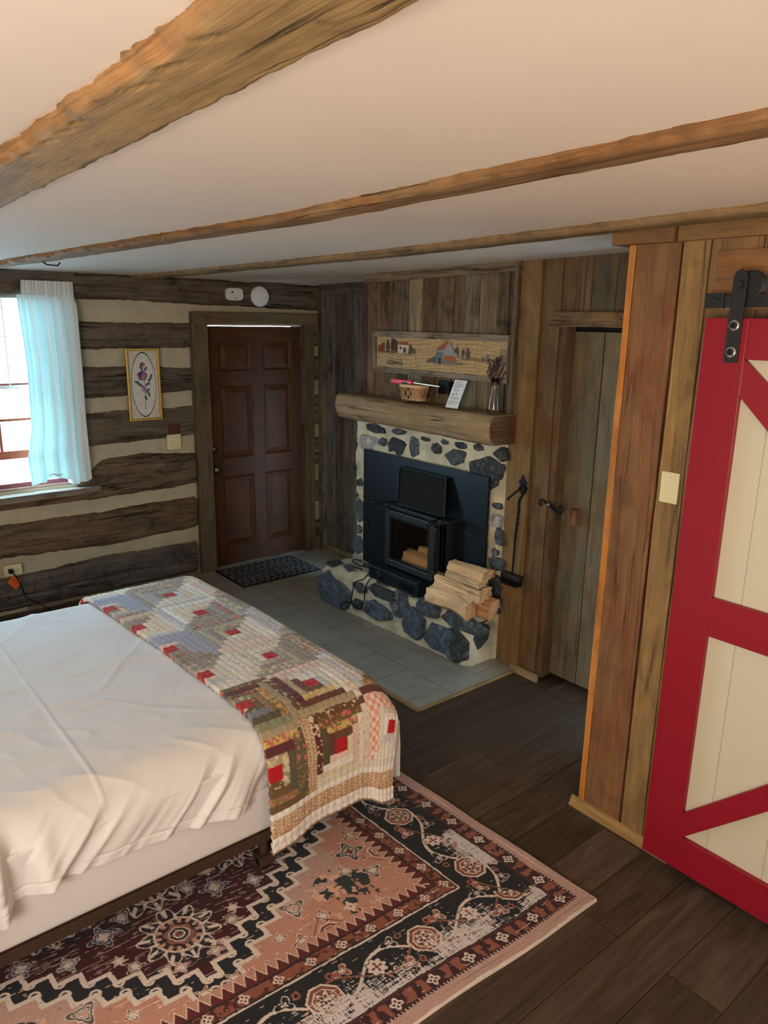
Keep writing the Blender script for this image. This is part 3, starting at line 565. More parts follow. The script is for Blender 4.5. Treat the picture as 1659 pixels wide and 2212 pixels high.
gather = .006 * np.sin(U * 2 * PI * 17) + .008 * (fbm(U * 14, Z * 8, 6) - .5)
X = -5.375 + fold * (1 - top) + gather * top + .03 * U * (1 - top)
zl = Z - np.where(Z < .96, .02 * np.sin(U * 9 + 1) + .02 * (U > .62), 0)
cu = grid_mesh('curtain', np.stack([X, Yc, zl], -1), M['curtain'], label='white sheer curtain panel gathered on a rod at the right of the window', cat='curtain')
MB().tube([(-5.395, 1.355, 2.215), (-5.395, 1.68, 2.215), (-5.43, 1.682, 2.215)], .005, 8).build('curtain_rod', M['white'], cu)

# ================================================================== STONE FIREPLACE
def ct(x, y): return (660 + x / 2.86, 880 + y / 2.86)
def rough_grid(P, N_, amp, seed, s=9):
    """displace a grid along N_ (3,) by layered noise"""
    q = P[..., 0] * 1.1 + P[..., 1] * 1.7; r_ = P[..., 2] * 1.3 + P[..., 1] * .9
    d = amp * (fbm(q * s, r_ * s, seed, 5) - .5) * 2 + amp * .4 * (fbm(q * s * 5, r_ * s * 5, seed + 5, 3) - .5) * 2
    return P + d[..., None] * np.array(N_)
fp = empty('stone_fireplace', (-3.5, 3.24, 0), label='fieldstone fireplace with thick pale mortar around the black insert', cat='fireplace')
YS = 3.235
xs_ = np.arange(-4.29, -2.822, .012); zs_ = np.arange(.0, 1.42, .012); XX, ZZ = np.meshgrid(xs_, zs_, indexing='ij')
P = np.stack([XX, YS + 0 * XX, ZZ], -1); P = rough_grid(P, (0, -1, 0), .018, 4, 7)
edge = np.minimum(XX - xs_[0], xs_[-1] - XX); wob = .014 * (fbm(ZZ * 7, 0 * ZZ + 3, 6) - .5); P[..., 1] += .05 * (1 - sm(0, .035, edge)); P[..., 0] += np.where(XX < -3.6, wob * 2, wob)
P[0, :, 1] = 3.40; P[-1, :, 1] = 3.28
mf = grid_mesh('mortar_face', P, M['mortar'], fp)
bm = bmesh.new(); bm.from_mesh(mf.data); bmesh.ops.delete(bm, geom=[f for f in bm.faces if -4.02 < f.calc_center_median().x < -3.0 and .36 < f.calc_center_median().z < 1.10], context='FACES'); bm.to_mesh(mf.data); bm.free()
MB().box((-4.27, 3.255, 0), (-3.80, 3.5, 1.40)).box((-3.10, 3.255, 0), (-2.84, 3.5, 1.40)).box((-3.80, 3.255, .92), (-3.10, 3.5, 1.40)).box((-3.80, 3.255, 0), (-3.10, 3.5, .38)).build('chimney_core', M['mortar'], fp)
# hearth body: a rounded, lumpy block
HX0, HX1 = -4.36, -2.86
def hy(x): return 2.965 + (x - HX0) / (HX1 - HX0) * .065          # front face
def hz(x): return .285 + .05 * min(1, max(0, (x - HX0) / .5))      # top
def body(nu, sec):
    pass
ths = []
sec = [(0, 0.0)] + [(0, t) for t in np.linspace(.02, .86, 26)] + [(.012 + .0, .92), (.03, .97), (.06, 1.0)] + [(t, 1.0) for t in np.linspace(.08, .34, 20)]
xs_ = np.arange(HX0, HX1 + .001, .012); n = len(xs_)
Pg = np.zeros((n, len(sec), 3))
for i, x in enumerate(xs_):
    e = min(x - HX0, HX1 - x); r_ = .035 * (1 - min(1, e / .06)) ** 2
    for j, (dy, t) in enumerate(sec): Pg[i, j] = (x, hy(x) + dy + r_, hz(x) * t - (r_ * .8 if t > .9 else 0))
nrm = np.zeros_like(Pg); nrm[..., 1] = -1; 
for j, (dy, t) in enumerate(sec):
    if t >= .9: nrm[:, j] = (0, -.3, 1)
q = Pg[..., 0] * 7; r2 = (Pg[..., 1] + Pg[..., 2]) * 7
Pg = Pg + ((.015 * (fbm(q, r2, 9, 5) - .5) * 2 + .006 * (fbm(q * 5, r2 * 5, 3, 3) - .5)))[..., None] * nrm
first = Pg[:1].copy(); last = Pg[-1:].copy(); 
for A, s_ in ((first, 1), (last, 1)):
    A[..., 1] = 3.36
Pg = np.concatenate([first, Pg, last], 0)
grid_mesh('hearth_body', Pg, M['mortar'], fp)
m_, nt, b = newmat('blue_grey_fieldstone'); L = nt.links; tc = N(nt, 'ShaderNodeTexCoord').outputs['Object']; tone = N(nt, 'ShaderNodeVertexColor', layer_name='tone').outputs[0]
a1 = noise(nt, mapping(nt, tc, (1, 1, 1)), 16, 8, .68, 1.4); a2 = noise(nt, mapping(nt, tc, (1, 1, 2.2)), 42, 6, .7)
c = mix(nt, tone, ramp(nt, a1, [(.32, .45), (.52, 1.0), (.66, 1.7)]), 1.0, 'MULTIPLY'); sc_ = ramp(nt, mth(nt, 'MULTIPLY', a1, a2), [(.27, 0.0), (.36, .55)])
c = mix(nt, c, rgb(150, 156, 160), sc_); L.new(c, b.inputs['Base Color']); b.inputs['Roughness'].default_value = .6; b.inputs['Specular IOR Level'].default_value = .4
bump(nt, b, mth(nt, 'ADD', a1, mth(nt, 'MULTIPLY', a2, .5)), .9, .02); M['stone'] = m_
def stone(c, U, V, Nn, ru, rv, seed, col, hgt=.022, rot=0.0):
    """faceted, domed fieldstone set in mortar. U,V in-plane axes, Nn outward"""
    rnd = random.Random(seed); k = 40; rings = 9
    c = np.array(c); U = np.array(U); V = np.array(V); Nn = np.array(Nn)
    cr, sr = math.cos(rot), math.sin(rot); nc = rnd.randint(5, 7); an = sorted([2 * PI * (i + rnd.uniform(-.28, .28)) / nc for i in range(nc)])
    planes = [(a, rnd.uniform(.80, 1.0)) for a in an]
    P = np.zeros((k, rings, 3)); fac = [(rnd.uniform(-.5, .5), rnd.uniform(-.5, .5), rnd.uniform(.55, 1)) for _ in range(4)]
    for i in range(k):
        th = 2 * PI * i / k
        R = min([d / max(.25, math.cos(th - a)) for a, d in planes if math.cos(th - a) > .2] + [1.25])
        R *= 1 + .06 * mnoise.noise(Vector((math.cos(th) * 2.2, math.sin(th) * 2.2, seed))) + .05 * mnoise.noise(Vector((math.cos(th) * 7, math.sin(th) * 7, seed)))
        for j in range(rings):
            t = j / (rings - 1); x = math.cos(th) * R * (1 - t); y = math.sin(th) * R * (1 - t)
            h = min(1.0, 1.9 * t ** .55); h = min([h] + [g + a * x + b_ * y for a, b_, g in fac]); h += .12 * mnoise.noise(Vector((x * 3, y * 3, seed * 2.1)))
            if j == 0: h = -.5
            x2, y2 = x * cr - y * sr, x * sr + y * cr
            P[i, j] = c + U * x2 * ru + V * y2 * rv + Nn * h * hgt
    P[:, -1] = P[:, -1].mean(0)
    P = np.concatenate([P, P[:1]], 0)
    return grid_mesh('stone', P[:, ::-1] if np.dot(np.cross(U, V), Nn) > 0 else P, M['stone'], fp, col=np.ones(P.shape) * np.array(col), smooth=False)
D1, D2, D3, LT = rgb(66, 70, 74), rgb(84, 92, 100), rgb(92, 108, 124), rgb(190, 190, 188)
fs = [(435, 130, 58, 30, D1), (475, 215, 30, 26, D2), (566, 238, 60, 64, D1), (675, 240, 36, 64, D2), (745, 195, 28, 16, D1), (810, 258, 34, 40, D1), (860, 215, 26, 16, D2), (575, 150, 44, 18, D2),
      (960, 235, 46, 22, D1), (930, 308, 62, 52, D2), (1075, 247, 34, 28, D1), (1215, 290, 42, 44, D1), (1110, 410, 110, 105, D1), (1185, 610, 30, 22, D2), (1180, 700, 32, 46, LT), (1196, 800, 28, 54, D2), (1170, 895, 20, 30, D2), (1177, 965, 46, 44, D2),
      (1165, 1062, 42, 36, D1), (1162, 1140, 40, 66, D1), (1188, 1235, 26, 44, D2), (340, 466, 24, 26, D1), (314, 542, 16, 18, D2), (335, 640, 26, 80, D3), (330, 752, 16, 26, D2), (325, 850, 30, 62, D3), (382, 218, 52, 52, LT), (322, 930, 26, 40, LT)]
for i, (x, y, rx, ry, c) in enumerate(fs):
    p = onY(*ct(x, y), YS - .002); t = p.y / CR.y if False else 0
    sx = (onY(*ct(x + rx, y), YS) - onY(*ct(x - rx, y), YS)).length / 2; sz = (onY(*ct(x, y + ry), YS) - onY(*ct(x, y - ry), YS)).length / 2
    stone(p, (1, 0, 0), (0, 0, 1), (0, -1, 0), sx * 1.06, sz * 1.06, 40 + i, c, .020)
hs = [(165, 1140, 95, 105, D3, .5), (465, 1145, 85, 42, D1, 0), (440, 1255, 84, 62, D3, 0), (580, 1215, 58, 84, D2, 0), (665, 1330, 66, 112, D3, 0), (755, 1222, 78, 62, D2, .3), (965, 1325, 130, 60, D2, .3), (828, 1432, 98, 92, D3, 0), (1070, 1475, 120, 92, D1, 0), (335, 1110, 44, 34, D2, 0), (320, 1215, 30, 40, D2, 0)]
for i, (x, y, rx, ry, c, ro) in enumerate(hs):
    p = onY(*ct(x, y), 3.0); Yh = hy(min(HX1, max(HX0, p.x))) - .002; p = onY(*ct(x, y), Yh)
    sx = (onY(*ct(x + rx, y), Yh) - onY(*ct(x - rx, y), Yh)).length / 2; sz = (onY(*ct(x, y + ry), Yh) - onY(*ct(x, y - ry), Yh)).length / 2
    p.z = min(p.z, .29)
    if i == 8: p.x = -2.985; p.z = .12; sx = .125; sz = .115
    stone(p, (1, 0, 0), (0, 0, 1), (0, -1, 0), sx * 1.06, sz * 1.03, 90 + i, c, .026, -ro * .4)
for i, (x, y, rx, ry, c) in enumerate(((-4.28, 3.06, .09, .06, D1), (-4.22, 3.17, .09, .045, LT), (-4.04, 3.05, .12, .05, D2), (-3.88, 3.07, .06, .045, LT), (-3.66, 3.02, .07, .045, D1), (-3.40, 3.02, .07, .04, D1), (-3.0, 3.08, .11, .06, D2), (-4.0, 3.16, .08, .04, D2), (-2.92, 3.17, .07, .05, D1))):
    stone((x, y, hz(x)), (1, 0, 0), (0, 1, 0), (0, 0, 1), rx, ry, 130 + i, c, .016)
# side stones on the hearth's right end
stone((HX1 + .008, 3.13, .20), (0, 1, 0), (0, 0, 1), (1, 0, 0), .07, .08, 160, D1, .02)

# mantel
ms = [(3.225, 1.372), (3.225, 1.542), (3.05, 1.545), (3.025, 1.525), (3.012, 1.48), (3.018, 1.43), (3.04, 1.392), (3.07, 1.378)]
mt = hewn('mantel_beam', ms, -4.28, -2.788, M['beam'], rgb(160, 138, 108), 21, .006, edge=lambda X: np.where(X < -3.2, (X + 3.2) * -.02, 0), label='thick hewn log mantel with rounded front over the stove', cat='mantel', rough=.004)
mt.data.transform(Matrix.Translation((0, .02, 0)))
# dark sawn end cap
cap = MB(); pts = [(-2.786, y + .02, z) for y, z in [(3.22, 1.376), (3.22, 1.538), (3.055, 1.541), (3.028, 1.52), (3.018, 1.48), (3.022, 1.43), (3.044, 1.396), (3.072, 1.382)]]
cap.prism(pts, (.006, 0, 0), rgb(104, 62, 32)); cap.build('sawn_end', M['trim'], mt, label='dark sawn end')

# ---------------------------------------------------------------- wood stove insert
st = empty('wood_stove', (-3.5, 3.1, .33), label='black steel wood stove insert with glass door and blower box', cat='stove')
SX0, SX1 = -4.115, -2.915; pz1 = 1.165
MB().box((SX0, 3.188, .335), (SX0 + .40, 3.206, .79)).build('side_panel', M['steel'], st, bevel=.003); MB().box((SX1 - .34, 3.188, .335), (SX1, 3.206, .79)).build('side_panel', M['steel'], st, bevel=.003)
MB().box((SX0, 3.188, .793), (SX1, 3.206, pz1)).build('top_panel', M['steel'], st, bevel=.003)
FX0, FX1, FZ0, FZ1, FY = -3.715, -3.235, .445, .83, 3.075        # door face
bx = MB(); t = .03
bx.box((FX0 + .0, FY + .02, FZ0 - .02), (FX0 + t, 3.43, FZ1 + .02)); bx.box((FX1 - t + .05, FY + .02, FZ0 - .02), (FX1 + .05, 3.43, FZ1 + .02)); bx.box((FX0, FY + .02, FZ1), (FX1 + .05, 3.43, FZ1 + .02)); bx.box((FX0, FY + .02, FZ0 - .02), (FX1 + .05, 3.43, FZ0 + .01)); bx.box((FX1 - .02, FY + .02, FZ0), (FX1 + .05, FY + .05, FZ1)); bx.build('firebox', M['castiron'], st, bevel=.003)
MB().box((FX0 + .03, 3.42, FZ0), (FX1, 3.43, FZ1)).build('firebrick', plain('soot_firebrick', rgb(112, 72, 48), .9, var=.4, vs=9), st)
MB().box((FX0 - .04, FY - .005, FZ1 + .018), (FX1 + .10, 3.19, FZ1 + .032)).build('top_plate', M['castiron'], st, bevel=.003)
df = MB(); w = .045
for a, c in (((FX0, FZ0), (FX0 + w, FZ1)), ((FX1 - w, FZ0), (FX1, FZ1)), ((FX0 + w, FZ0), (FX1 - w, FZ0 + w)), ((FX0 + w, FZ1 - w), (FX1 - w, FZ1))): df.box((a[0], FY - .012, a[1]), (c[0], FY + .018, c[1]))
dfo = df.build('stove_door', M['castiron'], st, bevel=.006)
df = MB(); w2 = w + .012
for a, c in (((FX0 + w, FZ0 + w), (FX0 + w2, FZ1 - w)), ((FX1 - w2, FZ0 + w), (FX1 - w, FZ1 - w)), ((FX0 + w2, FZ0 + w), (FX1 - w2, FZ0 + w2)), ((FX0 + w2, FZ1 - w2), (FX1 - w2, FZ1 - w))): df.box((a[0], FY - .004, a[1]), (c[0], FY + .01, c[1]))
df.build('glass_gasket', M['iron'], dfo)
m_, nt, b = newmat('sooty_door_glass'); tb = N(nt, 'ShaderNodeBsdfTransparent'); tb.inputs[0].default_value = (.86, .80, .72, 1); gb = N(nt, 'ShaderNodeBsdfGlossy', ins={'Roughness': .06}); mx = N(nt, 'ShaderNodeMixShader', ins={0: .07}); nt.links.new(tb.outputs[0], mx.inputs[1]); nt.links.new(gb.outputs[0], mx.inputs[2]); nt.links.new(mx.outputs[0], nt.nodes['Material Output'].inputs[0]); M['stoveglass'] = m_
MB().box((FX0 + w, FY + .003, FZ0 + w), (FX1 - w, FY + .007, FZ1 - w)).build('door_glass', M['stoveglass'], dfo)
for z in (FZ0 + .04, FZ1 - .06): MB().box((FX1 - .004, FY - .016, z), (FX1 + .02, FY + .02, z + .035)).build('door_hinge', M['castiron'], dfo, bevel=.003)
MB().tube([(FX0 + .01, FY - .02, .60), (FX0 - .03, FY - .05, .612), (FX0 - .06, FY - .08, .66), (FX0 - .10, FY - .10, .735)], [.006, .006, .009, .012], 10).tube([(FX0 - .098, FY - .10, .732), (FX0 - .085, FY - .085, .715)], .017, 10).build('latch_handle', M['iron'], dfo, smooth=True)
bwx = MB().box((-3.80, 2.995, .338), (-3.29, 3.19, .43)).build('blower_box', M['steel'], st, bevel=.006)
MB().box((-3.805, 2.985, .43), (-3.285, 3.19, .437)).build('blower_top', M['steel'], st, bevel=.002)
g = MB()
for i in range(9): g.box((-3.47 + i * .016, 2.990, .36), (-3.462 + i * .016, 2.997, .40))
g.build('air_grille', M['iron'], bwx)
MB().tube([(-3.70, 2.991, .405), (-3.675, 2.990, .385), (-3.645, 2.991, .410)], .0022, 6).build('emblem', M['chrome'], bwx)
# leaning spark screen, top tilted back to the panel
m_, nt, b = newmat('fine_wire_mesh'); b.inputs['Base Color'].default_value = (.022, .026, .03, 1); b.inputs['Roughness'].default_value = .5; b.inputs['Metallic'].default_value = .4
tc = N(nt, 'ShaderNodeTexCoord').outputs['Object']; w1 = N(nt, 'ShaderNodeTexWave', ins={'Scale': 60.0}); w1.bands_direction = 'X'; nt.links.new(tc, w1.inputs[0]); w3 = N(nt, 'ShaderNodeTexWave', ins={'Scale': 60.0}); w3.bands_direction = 'Z'; nt.links.new(tc, w3.inputs[0])
bump(nt, b, mth(nt, 'ADD', w1.outputs['Fac'], w3.outputs['Fac']), .8, .004); M['wiremesh'] = m_
ss = empty('spark_screen', (-3.43, 3.1, .87), label='black mesh spark screen leaning on the panel above the stove', cat='fire screen')
def S3(u, v, o=0): # u 0..1 across, v 0..1 up
    A = Vector((-3.640, 3.110, .868)); B = Vector((-3.185, 3.110, .872)); C = Vector((-3.690, 3.165, 1.112)); D = Vector((-3.235, 3.165, 1.112))
    p = (A.lerp(B, u)).lerp(C.lerp(D, u), v); return p + Vector((0, -1, .18)) * o
def scr(nm, u0, u1, v0, v1, o0, o1, mat, par, **k):
    q = MB(); q.prism([S3(u0, v0, o0), S3(u1, v0, o0), S3(u1, v1, o0), S3(u0, v1, o0)], (S3(0, 0, o1) - S3(0, 0, o0))); return q.build(nm, mat, par, **k)
scr('mesh_panel', .03, .97, .03, .97, 0, .004, M['wiremesh'], ss)
fr = MB()
for a in ((0, .02, 0, 1), (.98, 1, 0, 1), (.02, .98, 0, .03), (.02, .98, .97, 1)):
    fr.prism([S3(a[0], a[2], -.004), S3(a[1], a[2], -.004), S3(a[1], a[3], -.004), S3(a[0], a[3], -.004)], S3(0, 0, .01) - S3(0, 0, -.004))
fr.build('screen_frame', M['iron'], ss, bevel=.0015)
def handle(p0, p1): MB().tube([p0, Vector(p0).lerp(Vector(p1), .45), Vector(p0).lerp(Vector(p1), .5), p1], [.005, .006, .011, .013], 10).build('handle', M['iron'], ss, smooth=True)
handle(S3(0, .05, .01), (-3.76, 2.98, .872)); handle(S3(.97, .02, .01), (-3.19, 2.965, .845))

# ---------------------------------------------------------------- firewood
def split_log(p0, p1, sect, seed, label, col=rgb(232, 202, 160), endcol=rgb(206, 144, 88), bow=0.0, bark=None, grp='firewood stack'):  # endcol: darker orange that paints the shading of the end faces into their colour
    p0 = Vector(p0); p1 = Vector(p1); ax = (p1 - p0); Ln = ax.length; ax.normalize(); up = Vector((0, 0, 1)); side = up.cross(ax).normalized(); up = ax.cross(side)
    pts = []
    for i in range(len(sect)):
        a = Vector(sect[i]); b_ = Vector(sect[(i + 1) % len(sect)]); nn = max(2, int((b_ - a).length / .008))
        for j in range(nn): pts.append(a.lerp(b_, j / nn))
    n = 36; m2 = len(pts); P = np.zeros((n, m2, 3)); C = np.zeros((n, m2, 3)); UV = np.zeros((n, m2, 2))
    for i in range(n):
        t = i / (n - 1); bz = bow * (4 * t * (1 - t)); k = 1 + .12 * mnoise.noise(Vector((t * 2.2, seed, 0)))
        for j, p in enumerate(pts):
            rr = 1 + .10 * mnoise.noise(Vector((t * 2.5, p.x * 30, p.y * 30 + seed))) + .05 * mnoise.noise(Vector((t * 7, p.x * 90, p.y * 90 + seed)))
            tw = .25 * (t - .5); x, y = p.x * math.cos(tw) - p.y * math.sin(tw), p.x * math.sin(tw) + p.y * math.cos(tw)
            q = p0 + ax * (Ln * t + .012 * mnoise.noise(Vector((p.x * 40, p.y * 40, seed))) * (1 if i in (0, n - 1) else 0)) + side * x * rr * k + up * (y * rr * k + bz)
            P[i, j] = q; UV[i, j] = (j * .009 + seed, t * Ln + seed); isb = bark and bark(p.x, p.y)
            C[i, j] = rgb(112, 92, 72) if isb else col
    o = grid_mesh('split_log', P, M['split'], None, col=C, uv=UV, close=True, smooth=True, label=label, cat='firewood', group=grp)
    for e, s_ in ((0, -1), (n - 1, 1)):
        mb = MB(); pp = [tuple(P[e, j]) for j in range(m2)]; cen = P[e].mean(0) + np.array(ax) * s_ * .001; mb.v = pp + [tuple(cen)]
        for j in range(m2):
            j2 = (j + 1) % m2; idx = [j, j2, m2] if s_ > 0 else [j2, j, m2]
            mb.face(idx, [(sect_uv(P[e, k] if k < m2 else cen, side, up, seed)) for k in idx], endcol)
        mb.build('sawn_end', M['split'], o)
    return o
def sect_uv(p, side, up, seed): p = Vector(p); return (p.dot(side) * 1.0 + seed, p.dot(up) * .3 + seed)
hzt = .345
split_log((-3.17, 2.995, hzt + .062), (-2.845, 3.02, hzt + .048), [(-.055, -.05), (.05, -.05), (.058, .03), (.01, .058), (-.05, .045)], 1, 'large curved split log at the bottom front of the firewood stack', bow=.022, bark=lambda x, y: y < -.04)
split_log((-3.05, 3.115, hzt + .028), (-2.765, 3.125, hzt + .026), [(-.045, -.027), (.045, -.027), (.03, .024), (-.035, .022)], 2, 'small square split log lowest at the back right of the firewood stack', col=rgb(196, 140, 92))
split_log((-3.06, 3.11, hzt + .085), (-2.755, 3.12, hzt + .083), [(-.05, -.028), (.05, -.028), (.04, .028), (-.035, .028)], 3, 'split log second from the bottom at the back right of the firewood stack', col=rgb(200, 146, 98))
split_log((-3.15, 3.05, hzt + .158), (-2.80, 3.085, hzt + .152), [(-.065, -.045), (.06, -.04), (.065, .02), (-.02, .045), (-.06, .02)], 4, 'long split log with a bark edge in the middle of the firewood stack', bark=lambda x, y: y > .03)
split_log((-3.05, 3.03, hzt + .222), (-2.80, 3.06, hzt + .215), [(-.04, -.016), (.04, -.018), (.045, .01), (-.03, .018)], 5, 'thin pale split log just below the top of the firewood stack', col=rgb(228, 206, 164))
split_log((-3.07, 3.08, hzt + .262), (-2.80, 3.10, hzt + .262), [(-.055, -.03), (.055, -.03), (.055, .018), (.0, .036), (-.05, .02)], 6, 'wedge shaped split log on top of the firewood stack', col=rgb(224, 190, 146))
split_log((-3.60, 3.19, FZ0 + .065), (-3.20, 3.21, FZ0 + .06), [(-.07, -.045), (.07, -.045), (.06, .03), (0, .05), (-.06, .03)], 7, 'thick split log behind the stove glass', grp='logs inside the stove')
split_log((-3.50, 3.22, FZ0 + .130), (-3.20, 3.23, FZ0 + .150), [(-.05, -.02), (.05, -.02), (.04, .015), (-.03, .02)], 8, 'thin split log lying on the thick one behind the stove glass', grp='logs inside the stove')

# cables on the hearth
def hx(x, y, Y): return onY(*ct(x, y), Y)
cab = [(440, 980, 3.08), (380, 965, 3.07), (320, 940, 3.06), (290, 950, 3.05), (330, 975, 3.02), (400, 1000, 2.99), (360, 1060, 2.955), (310, 1080, 2.945), (290, 1140, 2.94), (280, 1200, 2.94), (245, 1250, 2.94), (222, 1230, 2.94), (232, 1205, 2.94), (270, 1205, 2.94), (330, 1245, 2.945), (362, 1200, 2.945), (365, 1140, 2.945), (385, 1080, 2.945), (420, 1045, 2.95), (440, 1030, 2.99), (480, 1085, 2.97)]
def smooth_path(pts, k=6):
    pts = [Vector(p) for p in pts]; out = []
    for i in range(len(pts) - 1):
        a, b_, c, d = pts[max(i - 1, 0)], pts[i], pts[i + 1], pts[min(i + 2, len(pts) - 1)]
        for j in range(k):
            t = j / k; out.append(.5 * ((2 * b_) + (c - a) * t + (2 * a - 5 * b_ + 4 * c - d) * t * t + (3 * b_ - a - 3 * c + d) * t ** 3))
    out.append(pts[-1]); return out
MB().tube(smooth_path([hx(*c) for c in cab]), .0042, 8).build('power_cable', M['iron'], smooth=True, label='looped black power cable draped over the left of the stone hearth', cat='cable')

# fireplace brush on the post
fb = empty('fireplace_brush', (-2.70, YB - .04, 1.1), label='black wrought iron fireplace brush with twisted handle hanging on the wooden post', cat='fireplace brush')
yb_ = YB - .052
pth = smooth_path([(-2.688, yb_, 1.155), (-2.672, yb_, 1.135), (-2.680, yb_, 1.10), (-2.700, yb_, 1.06), (-2.700, yb_, 1.0)])
MB().tube(pth, .0075, 8).build('handle_hook', M['iron'], fb, smooth=True)
tw = MB(); base_pts = [(-2.700 - .0008 * i, yb_ - 0, 1.0 - i * .01) for i in range(15)]
for k in range(2): tw.tube([(x + .004 * math.cos(i * .9 + k * PI), y + .004 * math.sin(i * .9 + k * PI), z) for i, (x, y, z) in enumerate(base_pts)], .0048, 8)
tw.build('twisted_shaft', M['iron'], fb, smooth=True)
MB().tube([(-2.711, yb_, .865), (-2.72, yb_, .60)], .0058, 8).build('shaft', M['iron'], fb)
MB().box((-2.79, yb_ - .025, .585), (-2.652, yb_ + .025, .615)).build('brush_block', M['castiron'], fb, bevel=.004)
br_ = MB()
for i in range(15):
    for j in range(4): x = -2.782 + i * .0087; y = yb_ - .019 + j * .0125; br_.tube([(x, y, .588), (x + random.uniform(-.004, .004), y + random.uniform(-.006, .006), .548 + random.uniform(-.004, .004))], .004, 5)
o = br_.build('bristles', M['iron'], fb); o['kind'] = 'stuff'
wh = empty('wall_hook', (-2.70, YB - .02, 1.15), label='black forged iron wall hook at the top of the fireplace brush', cat='hook')
MB().prism([(-2.718, YB - .03, 1.10), (-2.682, YB - .03, 1.10), (-2.668, YB - .03, 1.135), (-2.680, YB - .03, 1.15), (-2.672, YB - .03, 1.165), (-2.692, YB - .03, 1.185), (-2.706, YB - .03, 1.21), (-2.716, YB - .03, 1.185), (-2.734, YB - .03, 1.165), (-2.72, YB - .03, 1.15), (-2.73, YB - .03, 1.135)], (0, .006, 0)).build('backplate', M['iron'], wh)
MB().tube(smooth_path([(-2.70, YB - .03, 1.15), (-2.70, YB - .06, 1.13), (-2.72, YB - .085, 1.10), (-2.75, YB - .085, 1.075), (-2.762, YB - .08, 1.06)]), .006, 8).build('prong', M['iron'], wh, smooth=True)
# S hook latch and wood block on plank door
lt = empty('door_latch', (-2.60, YB - .02, 1.0), label='black forged S shaped latch turned across the plank door edge', cat='latch')
sp = [(-2.715, 1.035), (-2.70, 1.022), (-2.708, 1.008), (-2.728, 1.012), (-2.735, 1.035), (-2.718, 1.055), (-2.69, 1.05), (-2.65, 1.03), (-2.61, 1.022), (-2.575, 1.0), (-2.54, .985), (-2.505, .99), (-2.49, 1.015), (-2.50, 1.04), (-2.52, 1.04), (-2.522, 1.025)]
r_ = [.003, .003, .004, .005, .005, .006, .007, .009, .010, .009, .008, .007, .006, .006, .005, .003]
LA, LB = onY(1165, 1080, YB - .035), onY(1216, 1093, YB - .035); kx = (LB.x - LA.x) / .245
sp3 = smooth_path([(LA.x + (x + 2.735) * kx, YB - .035, LA.z - .03 + (z - 1.035) * kx + .02) for x, z in sp], 4); rr = [r_[min(15, i // 4)] for i in range(len(sp3))]
MB().tube(sp3, rr, 8).build('scroll_bar', M['iron'], lt, smooth=True)
MB().lathe((LA.x + .107 * kx, YB - .042, LA.z - .012), [(.012, 0), (.012, .006), (.009, .009)], ax=(0, -1, 0), n=16).build('screw', M['chrome'], lt, label='chrome screw')
pA, pB = onY(1231, 1101, YB + .03), onY(1241, 1138, YB + .03)
MB().box((pA.x, YB + .03, pB.z), (pB.x, YB + .084, pA.z), 2, rgb(146, 92, 56)).build('door_pull', M['wood'], bevel=.002, label='small reddish wooden block handle on the grey plank door', cat='handle')

# ================================================================== SLIDING BARN DOOR
bd = empty('barn_door', (-.75, 2.40, .06), label='red sliding barn door with beige panels and diagonal braces', cat='sliding door')
M['red'] = plain('barn_red_paint', rgb(142, 18, 38), .38, var=.04, vs=5, spec=.45, bmp=.05, bs=120)
m_, nt, b = newmat('beige_panel'); L = nt.links; tc = N(nt, 'ShaderNodeTexCoord').outputs['Object']; b.inputs['Base Color'].default_value = (*rgb(202, 195, 172), 1); b.inputs['Roughness'].default_value = .5; M['beige'] = m_
BX0, BX1, BZ0, BZ1, BY = -1.275, -.225, .058, 2.072, 2.408; sW = .142
MB().box((BX0 + .01, BY, BZ0 + .01), (BX1 - .01, BY + .018, BZ1 - .01)).build('backing', M['beige'], bd)
xs = [BX0 + .10, -1.040, -.84, -.64, -.44, BX1 - .10]
for i in range(5): MB().box((xs[i] + .0012, BY - .004, BZ0 + .05), (xs[i + 1] - .0012, BY + .002, BZ1 - .05)).build('panel_board', M['beige'], bd, bevel=.0015)
def rb(nm, pts): MB().prism([(x, BY - .022, z) for x, z in pts], (0, .019, 0)).build(nm, M['red'], bd, bevel=.0018)
rb('stile', [(BX0, BZ0), (BX0 + sW, BZ0), (BX0 + sW, BZ1), (BX0, BZ1)]); rb('stile', [(BX1 - sW, BZ0), (BX1, BZ0), (BX1, BZ1), (BX1 - sW, BZ1)])
xi, xj = BX0 + sW, BX1 - sW
rb('rail', [(xi, BZ0), (xj, BZ0), (xj, .198), (xi, .198)]); rb('rail', [(xi, 1.008), (xj, 1.008), (xj, 1.148), (xi, 1.148)]); rb('rail', [(xi, 1.946), (xj, 1.946), (xj, BZ1), (xi, BZ1)])
def brace(za, zb):
    # parallel band from (xi,za) to (xj,zb), .114 tall at the ends, clipped to the opening
    pass
rb('brace', [(xi, 1.832), (xi, 1.946), (xi + .004, 1.946), (xj, 1.262), (xj, 1.148), (xj - .06, 1.148)])
rb('brace', [(xi, .198), (xi, .300), (xj - .05, 1.008), (xj, 1.008), (xj, .945), (xi + .005, .198)])
hg = empty('door_hanger', (-1.17, 2.37, 2.1), label='black strap and roller carrying the red barn door', cat='door hanger')
M['hw'] = plain('black_hardware', rgb(40, 42, 44), .5, .4, var=.05)
stp = [(-1.194, 1.935), (-1.150, 1.935), (-1.150, 2.195), (-1.157, 2.213), (-1.172, 2.220), (-1.187, 2.213), (-1.194, 2.195)]
MB().prism([(x, BY - .032, z) for x, z in stp], (0, .007, 0)).build('strap', M['hw'], hg, bevel=.001)
